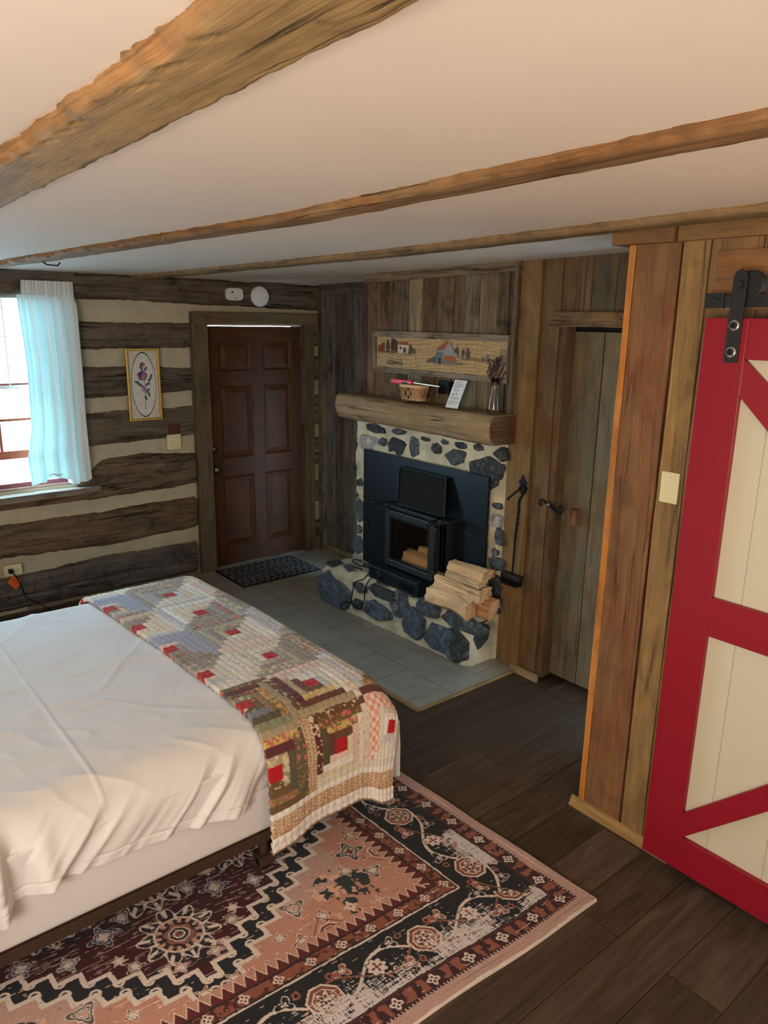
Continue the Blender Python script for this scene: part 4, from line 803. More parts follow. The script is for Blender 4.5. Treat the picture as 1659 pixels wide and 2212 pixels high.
MB().lathe((-1.150, BY - .002, 2.172), [(.040, -.012), (.044, -.010), (.036, -.006), (.036, .006), (.044, .010), (.040, .012)], ax=(0, 1, 0), n=36).build('wheel', M['hw'], hg, smooth=False)
MB().lathe((-1.168, BY - .032, 2.172), [(.012, 0), (.012, .008), (.010, .01)], ax=(0, -1, 0), n=6).build('axle_bolt', M['hw'], hg)
for z in (2.050, 1.968):
    o = MB().lathe((-1.172, BY - .032, z), [(.0165, 0), (.0165, .003), (.012, .004)], ax=(0, -1, 0), n=24).build('washer', M['chrome'], hg, label='chrome washer')
    MB().lathe((-1.172, BY - .036, z), [(.0095, 0), (.0095, .008), (.007, .010)], ax=(0, -1, 0), n=6).build('bolt_head', M['iron'], o)
tk = empty('door_track', (-1.28, 2.42, 2.12), label='black flat steel track with bolts on the wall above the red door', cat='door track')
MB().box((-1.24, BY - .008, 2.106), (XR - .02, BY, 2.146)).build('rail_bar', M['hw'], tk, bevel=.001)
MB().box((-1.288, BY - .018, 2.103), (-1.225, BY + .004, 2.149)).build('end_stop', M['hw'], tk, bevel=.002)
MB().box((-1.225, BY - .014, 2.106), (-1.205, BY + .003, 2.143)).build('stop_clamp', M['castiron'], tk, bevel=.002)
for x in (-1.255, -.9, -.5): MB().lathe((x, BY - .018 if x < -1.2 else BY - .008, 2.126), [(.010, 0), (.010, .005), (.007, .007)], ax=(0, -1, 0), n=16).build('bolt', M['hw'], tk)
for x in (-1.257, -.9, -.5): MB().lathe((x, BY + .0, 2.126), [(.009, 0), (.009, .036)], ax=(0, 1, 0), n=12).build('spacer', M['hw'], tk)
wp_ = empty('wall_plate', (-1.376, YP - .024, 1.48), label='blank ivory wall plate left of the red door', cat='wall plate')
MB().box((-1.413, YP - .031, 1.421), (-1.343, YP - .022, 1.535)).build('plate', M['ivory'], wp_, bevel=.003)
for z in (1.44, 1.516): MB().lathe((-1.378, YP - .031, z), [(.0035, 0), (.003, .0015)], ax=(0, -1, 0), n=12).build('screw', M['ivory'], wp_)

# ================================================================== LOG WALL FITTINGS
xf = XW + .058
a_ = empty('carbon_monoxide_alarm', (xf, 2.88, 2.22), label='small rounded rectangular white alarm above the entry door', cat='alarm')
pts = []
for k in range(32):
    th = 2 * PI * k / 32; c, s_ = math.cos(th), math.sin(th); pts.append((xf, 2.884 + .072 * math.copysign(abs(c) ** .5, c), 2.222 + .047 * math.copysign(abs(s_) ** .5, s_)))
MB().prism(pts, (.038, 0, 0)).build('housing', M['white'], a_, bevel=.008, seg=3)
MB().box((xf + .0375, 2.85, 2.232), (xf + .0395, 2.866, 2.243)).build('indicator', M['dark'], a_); MB().box((xf + .0375, 2.875, 2.187), (xf + .039, 2.91, 2.193)).build('label_strip', plain('grey_print', rgb(120, 120, 120)), a_)
MB().lathe((xf + .038, 2.893, 2.222), [(.016, 0), (.015, .002)], ax=(1, 0, 0)).build('test_button', M['white'], a_)
a_ = empty('smoke_detector', (xf, 3.11, 2.21), label='round white smoke detector above the entry door', cat='smoke detector')
MB().lathe((xf, 3.112, 2.212), [(.078, 0), (.080, .012), (.074, .028), (.066, .034), (.05, .042), (0, .044)], ax=(1, 0, 0), n=40).build('housing', M['white'], a_, smooth=True)
MB().lathe((xf + .033, 3.112, 2.212), [(.068, 0), (.069, .004), (.064, .005), (.062, .001)], ax=(1, 0, 0), n=40).build('vent_ring', M['white'], a_)
MB().lathe((xf + .040, 3.125, 2.222), [(.022, 0), (.021, .006), (.0, .007)], ax=(1, 0, 0), n=20).build('test_button', M['white'], a_)
a_ = empty('light_switch', (XW + .03, 2.351, 1.113), label='ivory double light switch plate beside the entry door', cat='light switch')
MB().box((XW + .025, 2.294, 1.057), (XW + .040, 2.406, 1.171)).build('plate', M['ivory'], a_, bevel=.004)
for y in (2.328, 2.374):
    MB().box((XW + .038, y - .005, 1.102), (XW + .052, y + .005, 1.122)).build('toggle', M['ivory'], a_, bevel=.002)
    for z in (1.078, 1.15): MB().lathe((XW + .040, y, z), [(.0035, 0), (.003, .0012)], ax=(1, 0, 0), n=10).build('screw', plain('dull_brass', rgb(130, 116, 70), .4, .8), a_)
MB().box((XW + .03, 2.303, 1.178), (XW + .045, 2.400, 1.252)).build('wall_plate', plain('oxblood_plastic', rgb(82, 22, 22), .5), bevel=.003, label='small dark red plate above the light switch', cat='wall plate')
a_ = empty('wall_outlet', (XW + .06, 1.115, .34), label='ivory wall outlet low on the log wall at the left', cat='outlet')
MB().box((XW + .055, 1.060, .295), (XW + .068, 1.175, .372)).build('plate', M['ivory'], a_, bevel=.003)
for y in (1.09, 1.145):
    s_ = MB().lathe((XW + .067, y, .333), [(.018, 0), (.017, .003)], ax=(1, 0, 0), n=20).build('socket', M['ivory'], a_)
    MB().box((XW + .0695, y - .006, .338), (XW + .0708, y - .0045, .346)).box((XW + .0695, y - .006, .322), (XW + .0708, y - .0045, .330)).box((XW + .0695, y + .006, .332), (XW + .0708, y + .010, .336)).build('slot', M['dark'], s_)
a_ = empty('power_plug', (XW + .09, 1.09, .33), label='black plug with orange warning tag and cord in the log wall outlet', cat='plug')
MB().box((XW + .068, 1.083, .320), (XW + .105, 1.113, .348)).build('plug_body', M['iron'], a_, bevel=.004)
MB().prism([(XW + .10, 1.065, .265), (XW + .10, 1.10, .305), (XW + .085, 1.155, .265), (XW + .085, 1.150, .235), (XW + .10, 1.115, .200)], (.003, 0, 0)).build('warning_tag', plain('orange_plastic', rgb(236, 96, 28), .5), a_, label='bright orange warning tag')
MB().tube(smooth_path([(XW + .10, 1.10, .33), (XW + .13, 1.12, .30), (XW + .11, 1.15, .22), (XW + .12, 1.17, .14), (XW + .12, 1.24, .08), (XW + .14, 1.32, .01)]), .0042, 8).build('cord', M['iron'], a_, smooth=True)

# rose print in a gilt frame
RY0, RY1, RZ0, RZ1 = 2.004, 2.256, 1.296, 1.822; xr = XW + .055
pf = empty('framed_rose_print', (xr, 2.13, 1.3), label='gilt framed oval print of a purple rose on the log wall', cat='framed picture')
M['gilt'] = plain('gilt_frame', rgb(186, 142, 66), .35, .7, var=.15, vs=60)
f = MB()
for k, (a, c) in enumerate((((RY0, RZ0), (RY0 + .018, RZ1)), ((RY1 - .018, RZ0), (RY1, RZ1)), ((RY0 + .018, RZ0), (RY1 - .018, RZ0 + .018)), ((RY0 + .018, RZ1 - .018), (RY1 - .018, RZ1)))): f.box((xr, a[0], a[1]), (xr + .02, c[0], c[1]))
f.build('gilt_frame', M['gilt'], pf, bevel=.004)
ys = np.linspace(RY0 + .014, RY1 - .014, 190); zs = np.linspace(RZ0 + .014, RZ1 - .014, 400); Y, Z = np.meshgrid(ys, zs, indexing='ij')
u = (Y - 2.13) / .126; v = (Z - 1.559) / .263; C = np.ones(Y.shape + (3,)) * L3(206, 198, 182)
ov = np.sqrt((u / .72) ** 2 + (v / .88) ** 2); C = mixc(C, L3(214, 210, 202), (ov < 1) * 1.0); C = mixc(C, L3(20, 20, 24), (np.abs(ov - 1) < .018) * 1.0)
mu, mv = (Y - 2.13), (Z - 1.559)
def blob(cy, cz, ry, rz, col, rot=0, ripple=0.0, soft=.15):
    global C
    c, s_ = math.cos(rot), math.sin(rot); a = (mu - cy) * c + (mv - cz) * s_; b_ = -(mu - cy) * s_ + (mv - cz) * c; r = np.sqrt((a / ry) ** 2 + (b_ / rz) ** 2); th = np.arctan2(b_ / rz, a / ry)
    if ripple: r = r / (1 + ripple * np.sin(5 * th))
    C = mixc(C, L3(*col), 1 - sm(1 - soft, 1, r)); return r, th
for pts_ in ([(.0, .10), (.005, .03), (.012, -.05), (.004, -.12), (.0, -.18)], [(.008, -.02), (.035, .01)], [(.01, -.06), (-.02, -.03)]):
    for i in range(len(pts_) - 1):
        (a, b_), (c, d) = pts_[i], pts_[i + 1]
        for t in np.linspace(0, 1, 14): blob(a + (c - a) * t, b_ + (d - b_) * t, .0028, .004, (86, 92, 78), 0, 0, .4)
for cy, cz, ro in ((.045, .035, .8), (.058, .06, 1.2), (-.035, .005, 2.6), (-.02, -.005, 2.2), (.03, .005, .3), (.035, -.07, 1.8), (.01, -.095, 2.0), (.02, .115, 1.0), (-.012, .12, 2.2), (.028, -.04, .6), (-.05, .02, 2.9)):
    blob(cy, cz, .021, .010, (92, 108, 106), ro); blob(cy, cz, .018, .002, (60, 74, 74), ro)
for cy, cz, r in ((-.008, .066, .040), (-.002, .145, .020), (.006, -.035, .012), (.026, -.058, .009), (-.004, -.018, .010)):
    blob(cy, cz, r, r * .95, (128, 88, 122), 0, .07)
    for k in range(7):
        a = k * 2.4; rr_ = r * (.62 - .07 * k); blob(cy + math.cos(a) * r * .35 * (1 - k / 8), cz + math.sin(a) * r * .35 * (1 - k / 8), rr_, rr_ * .8, ((150, 108, 140), (92, 56, 92), (168, 128, 156))[k % 3], a, .05)
grid_mesh('print', np.stack([xr + .006 + 0 * Y, Y, Z], -1)[::-1], M['tone'], pf, col=C[::-1], smooth=False)

# ================================================================== MANTEL ITEMS AND PAINTED SIGN
zt = 1.562; ymt = 3.14
PXL, PXR, PZ0, PZ1 = -4.053, -2.842, 1.712, 1.978
sg = empty('painted_board_sign', (-3.45, 3.23, 1.7), label='long weathered board painted with farm buildings hanging above the mantel', cat='painting')
sy = YB - .052
xs_ = np.linspace(PXL + .03, PXR - .004, 560); zs_ = np.linspace(PZ0 + .028, PZ1 - .036, 120); X, Z = np.meshgrid(xs_, zs_, indexing='ij')
U = (X - xs_[0]) / (xs_[-1] - xs_[0]); V = (Z - zs_[0]) / (zs_[-1] - zs_[0])
gw = np.sin((V * 26 + 7 * fbm(U * 5, V * 1.5, 5) + 3 * np.sin(U * 7)) * 2.2); C = mixc(np.ones(X.shape + (3,)) * L3(186, 158, 114), L3(128, 98, 66), sm(.70, 1, gw) * .7); C = C * (.85 + .3 * fbm(U * 90, V * 5, 8))[..., None]
def pol(pts, col, tx=0):
    """fill polygon in (U,V) with V measured upward"""
    global C
    ins = np.zeros(U.shape, bool); n = len(pts)
    for i in range(n):
        x0, y0 = pts[i]; x1, y1 = pts[(i + 1) % n]
        if y0 == y1: continue
        c = ((V > y0) != (V > y1)) & (U < (x1 - x0) * (V - y0) / (y1 - y0) + x0); ins ^= c
    cc = np.ones(U.shape + (3,)) * L3(*col)
    if tx: cc = cc * (1 - tx + 2 * tx * fbm(U * 300, V * 12, 7))[..., None]
    C = np.where(ins[..., None], cc, C)
def tree(cu_, cv, ru, rv, col):
    global C
    r = np.sqrt(((U - cu_) / ru) ** 2 + ((V - cv) / rv) ** 2) + .9 * (fbm(U * 120, V * 28, int(cu_ * 999)) - .5); C = mixc(C, L3(*col), 1 - sm(.8, 1.0, r))
def shade(u0, u1, v, h, col, a=.8):
    global C
    C = mixc(C, L3(*col), a * sm(u0, u0 + .04, U) * (1 - sm(u1 - .05, u1, U)) * np.exp(-((V - v - .05 * (fbm(U * 30, V * 0, 3) - .5)) / h) ** 2))
shade(.0, .34, .52, .05, (92, 70, 60)); shade(.42, .74, .30, .04, (80, 74, 68)); shade(.66, .92, .46, .04, (104, 84, 60)); shade(.07, .24, .16, .04, (78, 64, 60))
for a in ((.03, .62, .022, .13, (130, 70, 44)), (.06, .66, .02, .16, (120, 66, 48)), (.105, .70, .018, .22, (74, 62, 56)), (.15, .74, .026, .26, (70, 56, 50)), (.18, .7, .02, .2, (84, 64, 52)), (.30, .62, .018, .16, (86, 74, 64)), (.33, .58, .016, .10, (100, 88, 76)), (.655, .62, .016, .22, (78, 72, 66)), (.70, .62, .014, .14, (92, 84, 74)), (.735, .60, .018, .2, (90, 84, 76)), (.87, .5, .018, .14, (120, 112, 100)), (.84, .48, .012, .1, (110, 100, 86))): tree(*a)
pol([(.19, .50), (.275, .50), (.275, .76), (.19, .76)], (208, 196, 180), .1); pol([(.185, .76), (.20, .86), (.275, .86), (.285, .76)], (150, 86, 62), .15); pol([(.205, .62), (.222, .62), (.222, .70), (.205, .70)], (70, 60, 56)); pol([(.235, .52), (.262, .52), (.262, .68), (.235, .68)], (96, 76, 66))
pol([(.50, .26), (.66, .26), (.66, .60), (.635, .60), (.60, .92), (.555, .66), (.50, .66)], (150, 152, 150), .25); pol([(.495, .66), (.555, .66), (.60, .93), (.575, .94)], (158, 96, 74), .2); pol([(.60, .93), (.637, .62), (.645, .63), (.606, .96)], (120, 92, 80), .1)
pol([(.50, .26), (.555, .26), (.555, .62), (.50, .62)], (112, 118, 122), .25); pol([(.55, .26), (.665, .26), (.655, .40), (.555, .40)], (124, 120, 114), .2); pol([(.555, .52), (.635, .52), (.668, .36), (.57, .36)], (166, 102, 78), .2); pol([(.43, .28), (.50, .32), (.50, .50), (.43, .34)], (96, 92, 88), .2)
pol([(.52, .26), (.54, .26), (.54, .44), (.52, .44)], (60, 60, 62))
for k in range(7): pol([(.13 + k * .016, .10), (.136 + k * .016, .10), (.133 + k * .016, .34 - .02 * (k % 3)), (.129 + k * .016, .33)], (84, 72, 66))
pol([(.11, .24), (.24, .14), (.24, .17), (.11, .27)], (88, 76, 70)); C = mixc(C, L3(120, 108, 92), (U > .945) * .55 * (V > .3) * (V < .8))
grid_mesh('painted_panel', np.stack([X, sy + 0 * X, Z], -1), M['tone'], sg, col=C, smooth=False)
MB().box((PXL + .02, sy + .002, PZ0 + .02), (PXR - .002, sy + .018, PZ1 - .02), 0, rgb(150, 120, 80)).build('board', M['wood'], sg)
for nm, a, c in (('frame_rail', (PXL, PZ1 - .038), (PXR, PZ1)), ('frame_rail', (PXL, PZ0), (PXR, PZ0 + .032)), ('frame_rail', (PXL, PZ0 + .032), (PXL + .034, PZ1 - .038)), ('frame_rail', (PXR - .006, PZ0 + .032), (PXR, PZ1 - .038))):
    MB().box((a[0], sy - .010, a[1]), (c[0], sy + .018, c[1]), 0 if c[0] - a[0] > .3 else 2, rgb(138, 126, 112), .0015).build(nm, M['wood'], sg)

# woven chip basket with lighter across it
bk = empty('chip_basket', (-3.52, ymt, zt), label='small woven wood chip basket on the mantel', cat='basket')
M['splint'] = plain('wood_splint', rgb(176, 136, 96), .7, var=.3, vs=30)
bcx = -3.53; n_ = 16
def bp_(th, h, o=0):
    a = .105 * (.82 + .18 * h) + o; b_ = .052 * (.82 + .18 * h) + o; c, s_ = math.cos(th), math.sin(th)
    return Vector((bcx + a * math.copysign(abs(c) ** .6, c), ymt - .01 + b_ * math.copysign(abs(s_) ** .6, s_), zt + .004 + h * .085))
for k in range(22):
    th = 2 * PI * k / 22
    for s_ in (-1, 1):
        q = MB(); pts = [bp_(th + s_ * .30 * t, t, .0025 * math.sin(t * 9 + k)) for t in np.linspace(0, 1, 7)]
        for i in range(6):
            a, b_ = pts[i], pts[i + 1]; tn = Vector((-math.sin(th), math.cos(th), 0)) * .006; base = len(q.v)
            q.v += [tuple(a - tn), tuple(a + tn), tuple(b_ + tn), tuple(b_ - tn)]; q.face([base, base + 1, base + 2, base + 3])
        o = q.build('splint', M['splint'], bk); sd_ = o.modifiers.new('s', 'SOLIDIFY'); sd_.thickness = .002
for h, w_ in ((0.0, .01), (.96, .018)):
    q = MB(); K = 40
    for k in range(K):
        p = bp_(2 * PI * k / K, h, .004); q.v += [(p.x, p.y, p.z - w_ / 2 + .004), (p.x, p.y, p.z + w_ / 2 + .004)]
    for k in range(K): q.face([2 * k, 2 * ((k + 1) % K), 2 * ((k + 1) % K) + 1, 2 * k + 1])
    o = q.build('rim_band', plain('pale_splint', rgb(206, 172, 128), .7, var=.15), bk); sd_ = o.modifiers.new('s', 'SOLIDIFY'); sd_.thickness = .004
MB().lathe((bcx, ymt - .01, zt + .003), [(.0, 0), (.075, 0), (.08, .004), (0, .005)], n=24).build('base', M['splint'], bk)
lg = empty('utility_lighter', (-3.6, ymt, 1.67), label='red long-nosed lighter lying across the basket', cat='lighter')
MB().prism([(-3.70, ymt - .055, 1.655), (-3.51, ymt - .055, 1.66), (-3.495, ymt - .055, 1.672), (-3.51, ymt - .055, 1.688), (-3.70, ymt - .055, 1.690), (-3.71, ymt - .055, 1.672)], (0, .022, 0)).build('lighter_body', plain('red_plastic', rgb(206, 22, 26), .35), lg, bevel=.006)
MB().box((-3.60, ymt - .057, 1.662), (-3.545, ymt - .03, 1.672)).build('trigger', M['iron'], lg)
MB().tube([(-3.50, ymt - .044, 1.674), (-3.262, ymt - .044, 1.668)], .0045, 10).build('nozzle', M['chrome'], lg, label='chrome nozzle')
MB().box((-3.41, sy + .005, 1.61), (-3.29, sy + .035, 1.69)).box((-3.31, sy - .01, 1.60), (-3.30, sy + .01, 1.685)).build('remote_bracket', M['iron'], bevel=.003, label='small black box fixed on the boards behind the basket', cat='wall box')
# printed card
cd = empty('information_card', (-3.14, ymt, zt), label='tall white printed card leaning upright on the mantel', cat='card')
cA, cB, cC, cD = Vector((-3.196, ymt - .055, zt - .008)), Vector((-3.096, ymt - .055, zt - .008)), Vector((-3.056, ymt - .022, 1.716)), Vector((-3.156, ymt - .022, 1.716))
cn = (cB - cA).cross(cD - cA).normalized()
MB().prism([cA, cB, cC, cD], -cn * .003).build('card_sheet', plain('white_card', rgb(222, 226, 230), .6), cd)
def on_card(u, v): return cA.lerp(cB, u).lerp(cD.lerp(cC, u), v) + cn * .0006
M['ink'] = plain('grey_ink', rgb(96, 100, 108), .8)
for v, u0, u1 in ((.93, .12, .72), (.895, .12, .62), (.85, .12, .85), (.82, .12, .80), (.785, .12, .86), (.755, .12, .70), (.72, .12, .55), (.44, .12, .35), (.39, .12, .66), (.35, .12, .9), (.32, .12, .8), (.15, .12, .72), (.12, .12, .55)):
    MB().prism([on_card(u0, v), on_card(u1, v), on_card(u1, v + .010), on_card(u0, v + .010)], -cn * .0004).build('text_line', M['ink'], cd)
MB().prism([on_card(.08, .205), on_card(.92, .205), on_card(.92, .235), on_card(.08, .235)], -cn * .0004).build('stripe', plain('olive_stripe', rgb(170, 170, 110), .8), cd)
for u in (.22, .46):
    for v in (.47, .61):
        MB().prism([on_card(u, v), on_card(u + .14, v), on_card(u + .14, v + .045), on_card(u + .07, v + .075), on_card(u, v + .045)], -cn * .0004).build('icon', plain('pale_ink', rgb(150, 156, 162), .8), cd)
# vase of dried lavender
vs = empty('glass_vase', (-2.815, ymt - .01, zt), label='slim clear glass vase at the right end of the mantel', cat='vase')
m_, nt, b = newmat('clear_bottle_glass'); b.inputs['Base Color'].default_value = (.93, .97, .97, 1); b.inputs['Transmission Weight'].default_value = 1; b.inputs['Roughness'].default_value = .02; b.inputs['IOR'].default_value = 1.45; M['bottle'] = m_
vc = (-2.845, ymt - .015, zt - .012)
MB().lathe(vc, [(.036, 0), (.039, .004), (.038, .03), (.034, .08), (.025, .12), (.021, .15), (.026, .195), (.024, .195), (.0195, .15), (.023, .12), (.032, .08), (.036, .03), (.036, .008), (0, .007)], n=32).build('vase_body', M['bottle'], vs, smooth=True)
lv = empty('dried_lavender', (vc[0], vc[1], zt + .01), label='bunch of dried dark purple lavender in the glass vase', cat='dried flowers')
stm = MB(); hd = []
for k in range(26):
    a = random.uniform(0, 2 * PI); sp = random.uniform(.01, .07); h = random.uniform(.22, .315); tx, ty = vc[0] + math.cos(a) * sp, vc[1] + math.sin(a) * sp * .55
    bx_ = vc[0] + math.cos(a + 2.5) * .012; by_ = vc[1] + math.sin(a + 2.5) * .012; nx, ny = vc[0] + math.cos(a) * .010, vc[1] + math.sin(a) * .010
    P_ = smooth_path([(bx_, by_, vc[2] + .012), ((bx_ + nx) / 2, (by_ + ny) / 2, vc[2] + .08), (nx, ny, vc[2] + .15), (tx, ty, vc[2] + h)], 3)
    MB().tube(P_, .0013, 5, col=rgb(120, 98, 66)).build('stem', M['tone'], lv)
    q = MB(); d = (P_[-1] - P_[-3]).normalized()
    for j in range(7):
        p = P_[-1] - d * (.008 * j) + Vector((random.uniform(-.004, .004), random.uniform(-.004, .004), 0)); q.lathe(p, [(0, -.004), (.0042, -.001), (.0035, .003), (0, .006)], n=6, ax=d, col=rgb(70, 48, 62))
    q.build('flower_head', M['tone'], lv)
# doormat
DM = [onZ(462, 1238, .016), onZ(645, 1210, .016), onZ(692, 1240, .016), onZ(525, 1273, .016)]
mx0, mx1, my0, my1 = -5.37, -4.885, 2.62, 3.355
dm = empty('doormat', (-5.13, 3.0, .017), label='dark grey welcome mat with leaf pattern in front of the entry door', cat='doormat')
xs_ = np.arange(mx0, mx1, .0035); ys_ = np.arange(my0, my1, .0035); X, Y = np.meshgrid(xs_, ys_, indexing='ij')
a = (X - (mx0 + mx1) / 2); b_ = (Y - (my0 + my1) / 2); cell = .062; row = np.floor(b_ / cell); lb = b_ / cell - row; la = np.mod(a + .02, .12) / .12
chev = np.mod((np.abs(la - .5) * 1.6 + lb), 1.0); leaf = (chev > .12) & (chev < .86) & (lb > .08) & (lb < .92) & (np.abs(la - .5) > .05)
C = np.ones(X.shape + (3,)) * L3(26, 29, 36); C = np.where(leaf[..., None], L3(124, 126, 132), C); C = np.where((np.mod(chev * 5, 1) < .3)[..., None] & leaf[..., None], L3(74, 78, 86), C)
plate = (np.abs(a) < .075) & (np.abs(b_) < .27); C = np.where(plate[..., None], L3(100, 104, 110), C); bo = (np.minimum(.2425 - np.abs(a), .3675 - np.abs(b_)) < .014); C = np.where(bo[..., None], L3(24, 26, 32), C)
Zm = .022 + .002 * leaf; P = np.stack([X, Y, Zm], -1); P[0, :, 2] = P[-1, :, 2] = .0165; P[:, 0, 2] = P[:, -1, 2] = .0165
grid_mesh('mat_surface', P, M['tone'], dm, col=C, smooth=False); 
tcu = bpy.data.curves.new('lettering', 'FONT'); tcu.body = 'WELCOME'; tcu.size = .115; tcu.align_x = 'CENTER'; tcu.align_y = 'CENTER'; tcu.extrude = .001; tcu.space_character = 1.15
to = bpy.data.objects.new('tmp', tcu); COL.objects.link(to); bpy.context.view_layer.update(); tm = bpy.data.meshes.new_from_object(to.evaluated_get(bpy.context.evaluated_depsgraph_get())); bpy.data.objects.remove(to)
tm.transform(Matrix.Translation(((mx0 + mx1) / 2, (my0 + my1) / 2, .0235)) @ Matrix.Rotation(-PI / 2, 4, 'Z')); tm.materials.clear()
link('lettering', tm, plain('mat_lettering', rgb(18, 20, 26), .9), dm)

# ================================================================== AREA RUG
rg = empty('area_rug', (-1.247, 2.075, 0), label='distressed salmon and burgundy oriental rug on the dark plank floor', cat='rug')
HA, HB = 1.02, 1.23; rot = math.radians(3.0); cr_, sr_ = math.cos(rot), math.sin(rot)
def axis_pts(a, b_, c, f_, co): return np.concatenate([np.arange(a, b_, co), np.arange(b_, c + 1e-6, f_)])
xs_ = axis_pts(-HA, -.36, HA, .0026, .03); ys_ = axis_pts(-HB, -.80, HB, .0026, .03)
X, Y = np.meshgrid(xs_, ys_, indexing='ij'); ax_ = np.abs(X); ay = np.abs(Y); ex = HA - ax_; ey = HB - ay; e = np.minimum(ex, ey); side = ex < ey
al = np.where(side, Y, X)                       # distance along the border
wx = .006 * (fbm(X * 30, Y * 30, 71) - .5); wy = .006 * (fbm(X * 30, Y * 30, 73) - .5); n1 = fbm(X * 60, Y * 60, 61, 3); n2 = fbm(X * 160, Y * 14, 62, 3); n3 = fbm(X * 4, Y * 4, 63, 3); n4 = vn(X * 420, Y * 34, 64); n5 = vn(X * 60, Y * 400, 65)
PINK, CREAM, DARK, BURG, RUST, SALM = L3(190, 158, 150), L3(222, 210, 202), L3(36, 38, 44), L3(70, 28, 34), L3(144, 90, 76), L3(192, 144, 126)
C = np.ones(X.shape + (3,)) * PINK; EE = e + wx
def put(mask, col): 
    global C
    C = np.where(mask[..., None], np.asarray(col), C)
def band(a, b_): return (EE >= a) & (EE < b_)
put(band(0, .007), CREAM); put(band(.050, .058) & (np.mod(al * 70, 1) < .55) & (n3 > .45), DARK)
put(band(.058, .115), L3(64, 36, 42)); put(band(.115, .121), L3(90, 50, 50)); put(band(.121, .34), L3(34, 36, 40)); put(band(.34, .347), CREAM); put(band(.347, .405), L3(138, 84, 68)); put(band(.347, .353), DARK); put(band(.398, .405), DARK)
put(band(.405, .60), SALM)
# burgundy guard border: rust leaves between small cream rosettes
def rosette(cx_, cy_, R, k, ph=0, inner=None, outc=CREAM, x=None, y=None):
    xx = (X if x is None else x) - cx_; yy = (Y if y is None else y) - cy_; r = np.hypot(xx, yy); th = np.arctan2(yy, xx); rr_ = R * (.80 + .22 * np.cos(k * th + ph))
    put(r < rr_, outc)
    if inner is not None: put((r < rr_ * .62) & (np.cos(k * th + ph) > .2) & (r > R * .22), inner); put(r < R * .15, inner)
mid = (EE - .0865); sl = np.mod(al + 3.0, .15) - .075
put(band(.062, .111) & (np.abs(sl) > .026) & (n1 + .25 * np.cos(al * 130) > .47), RUST)
r = np.hypot(sl, mid); th = np.arctan2(mid, sl); rr_ = .023 * (.84 + .2 * np.cos(4 * th + PI / 4)); put((r < rr_) & band(.05, .12), CREAM); put((r < rr_ * .6) & (r > .005) & (np.cos(4 * th + PI / 4) > 0), BURG)
# inner rust guard
mid = (EE - .376); sl = np.mod(al + 3.03, .12) - .06; put(band(.353, .398) & (n1 > .56), L3(80, 44, 38)); r = np.hypot(sl, mid); th = np.arctan2(mid, sl); rr_ = .020 * (.84 + .2 * np.cos(4 * th)); put((r < rr_) & band(.347, .405), CREAM); put((r < rr_ * .65) & (r > .004) & (np.cos(4 * th) > 0), L3(110, 56, 50))
# main border
mid = EE - .232; vine = .052 * np.sin(al * 2 * PI / .40 + .6); dv = np.abs(mid - vine); mb_ = band(.125, .338)
put(mb_ & (dv < .0065), CREAM); put(mb_ & (np.abs(mid + vine * .9) < .004), RUST)
for ph_, R_, kind in ((0.0, .052, 0), (.20, .036, 1)):
    sl = np.mod(al + 4.0 + ph_ - .02, .40) - .20; r = np.hypot(sl, mid); th = np.arctan2(mid, sl)
    if kind == 0:
        oc = np.maximum(np.maximum(np.abs(sl), np.abs(mid)), (np.abs(sl) + np.abs(mid)) * .74); put(mb_ & (oc < R_ + .007) & (oc > R_), CREAM); put(mb_ & (oc < R_), L3(132, 78, 66)); put(mb_ & (oc < R_ * .78) & (oc > R_ * .70), CREAM); put(mb_ & (r < R_ * .62 * (.75 + .3 * np.cos(6 * th))), CREAM); put(mb_ & (r < R_ * .40 * (.75 + .3 * np.cos(6 * th))), BURG); put(mb_ & (r < R_ * .13), CREAM)
        for dd in (-.105, .105):
            for mm_ in (-.055, .055):
                r = np.hypot((sl - dd) * .9, (mid - mm_) * 1.3); t2 = np.arctan2(mid - mm_, sl - dd); rr_ = .030 * (.7 + .38 * np.cos(3 * t2 + dd * 30)); put(mb_ & (r < rr_ + .004), CREAM); put(mb_ & (r < rr_), L3(150, 92, 80) if dd * mm_ > 0 else DARK); put(mb_ & (r < rr_ * .4), CREAM)
        r = np.hypot(np.abs(sl) - .062, np.abs(mid) - .062); put(mb_ & (r < .014) & (r > .007), L3(150, 92, 76))
    else:
        rr_ = R_ * (.86 + .12 * np.cos(8 * th)); put(mb_ & (r < rr_ + .004), DARK); put(mb_ & (r < rr_), CREAM); put(mb_ & (r < rr_ * .60) & (np.cos(4 * th) > .3) & (r > .006), L3(120, 50, 52)); put(mb_ & (r < R_ * .16), L3(120, 50, 52))
# heavy distress on the outer half of the main border, varying
wear = sm(.30, .14, EE) * sm(.36, .56, n3) * 1.0
put(mb_ & ((n4 * .5 + n5 * .5 + .22 * n1) > 1.02 - .62 * wear), L3(214, 208, 208))
# serrated inner edge of the field
tri = np.abs(np.mod(al * 26, 1) - .5) * 2; put(band(.405, .455) & (EE < .412 + .040 * tri), L3(96, 40, 40)); put(band(.405, .47) & (EE > .412 + .040 * tri) & (EE < .419 + .040 * tri), CREAM)
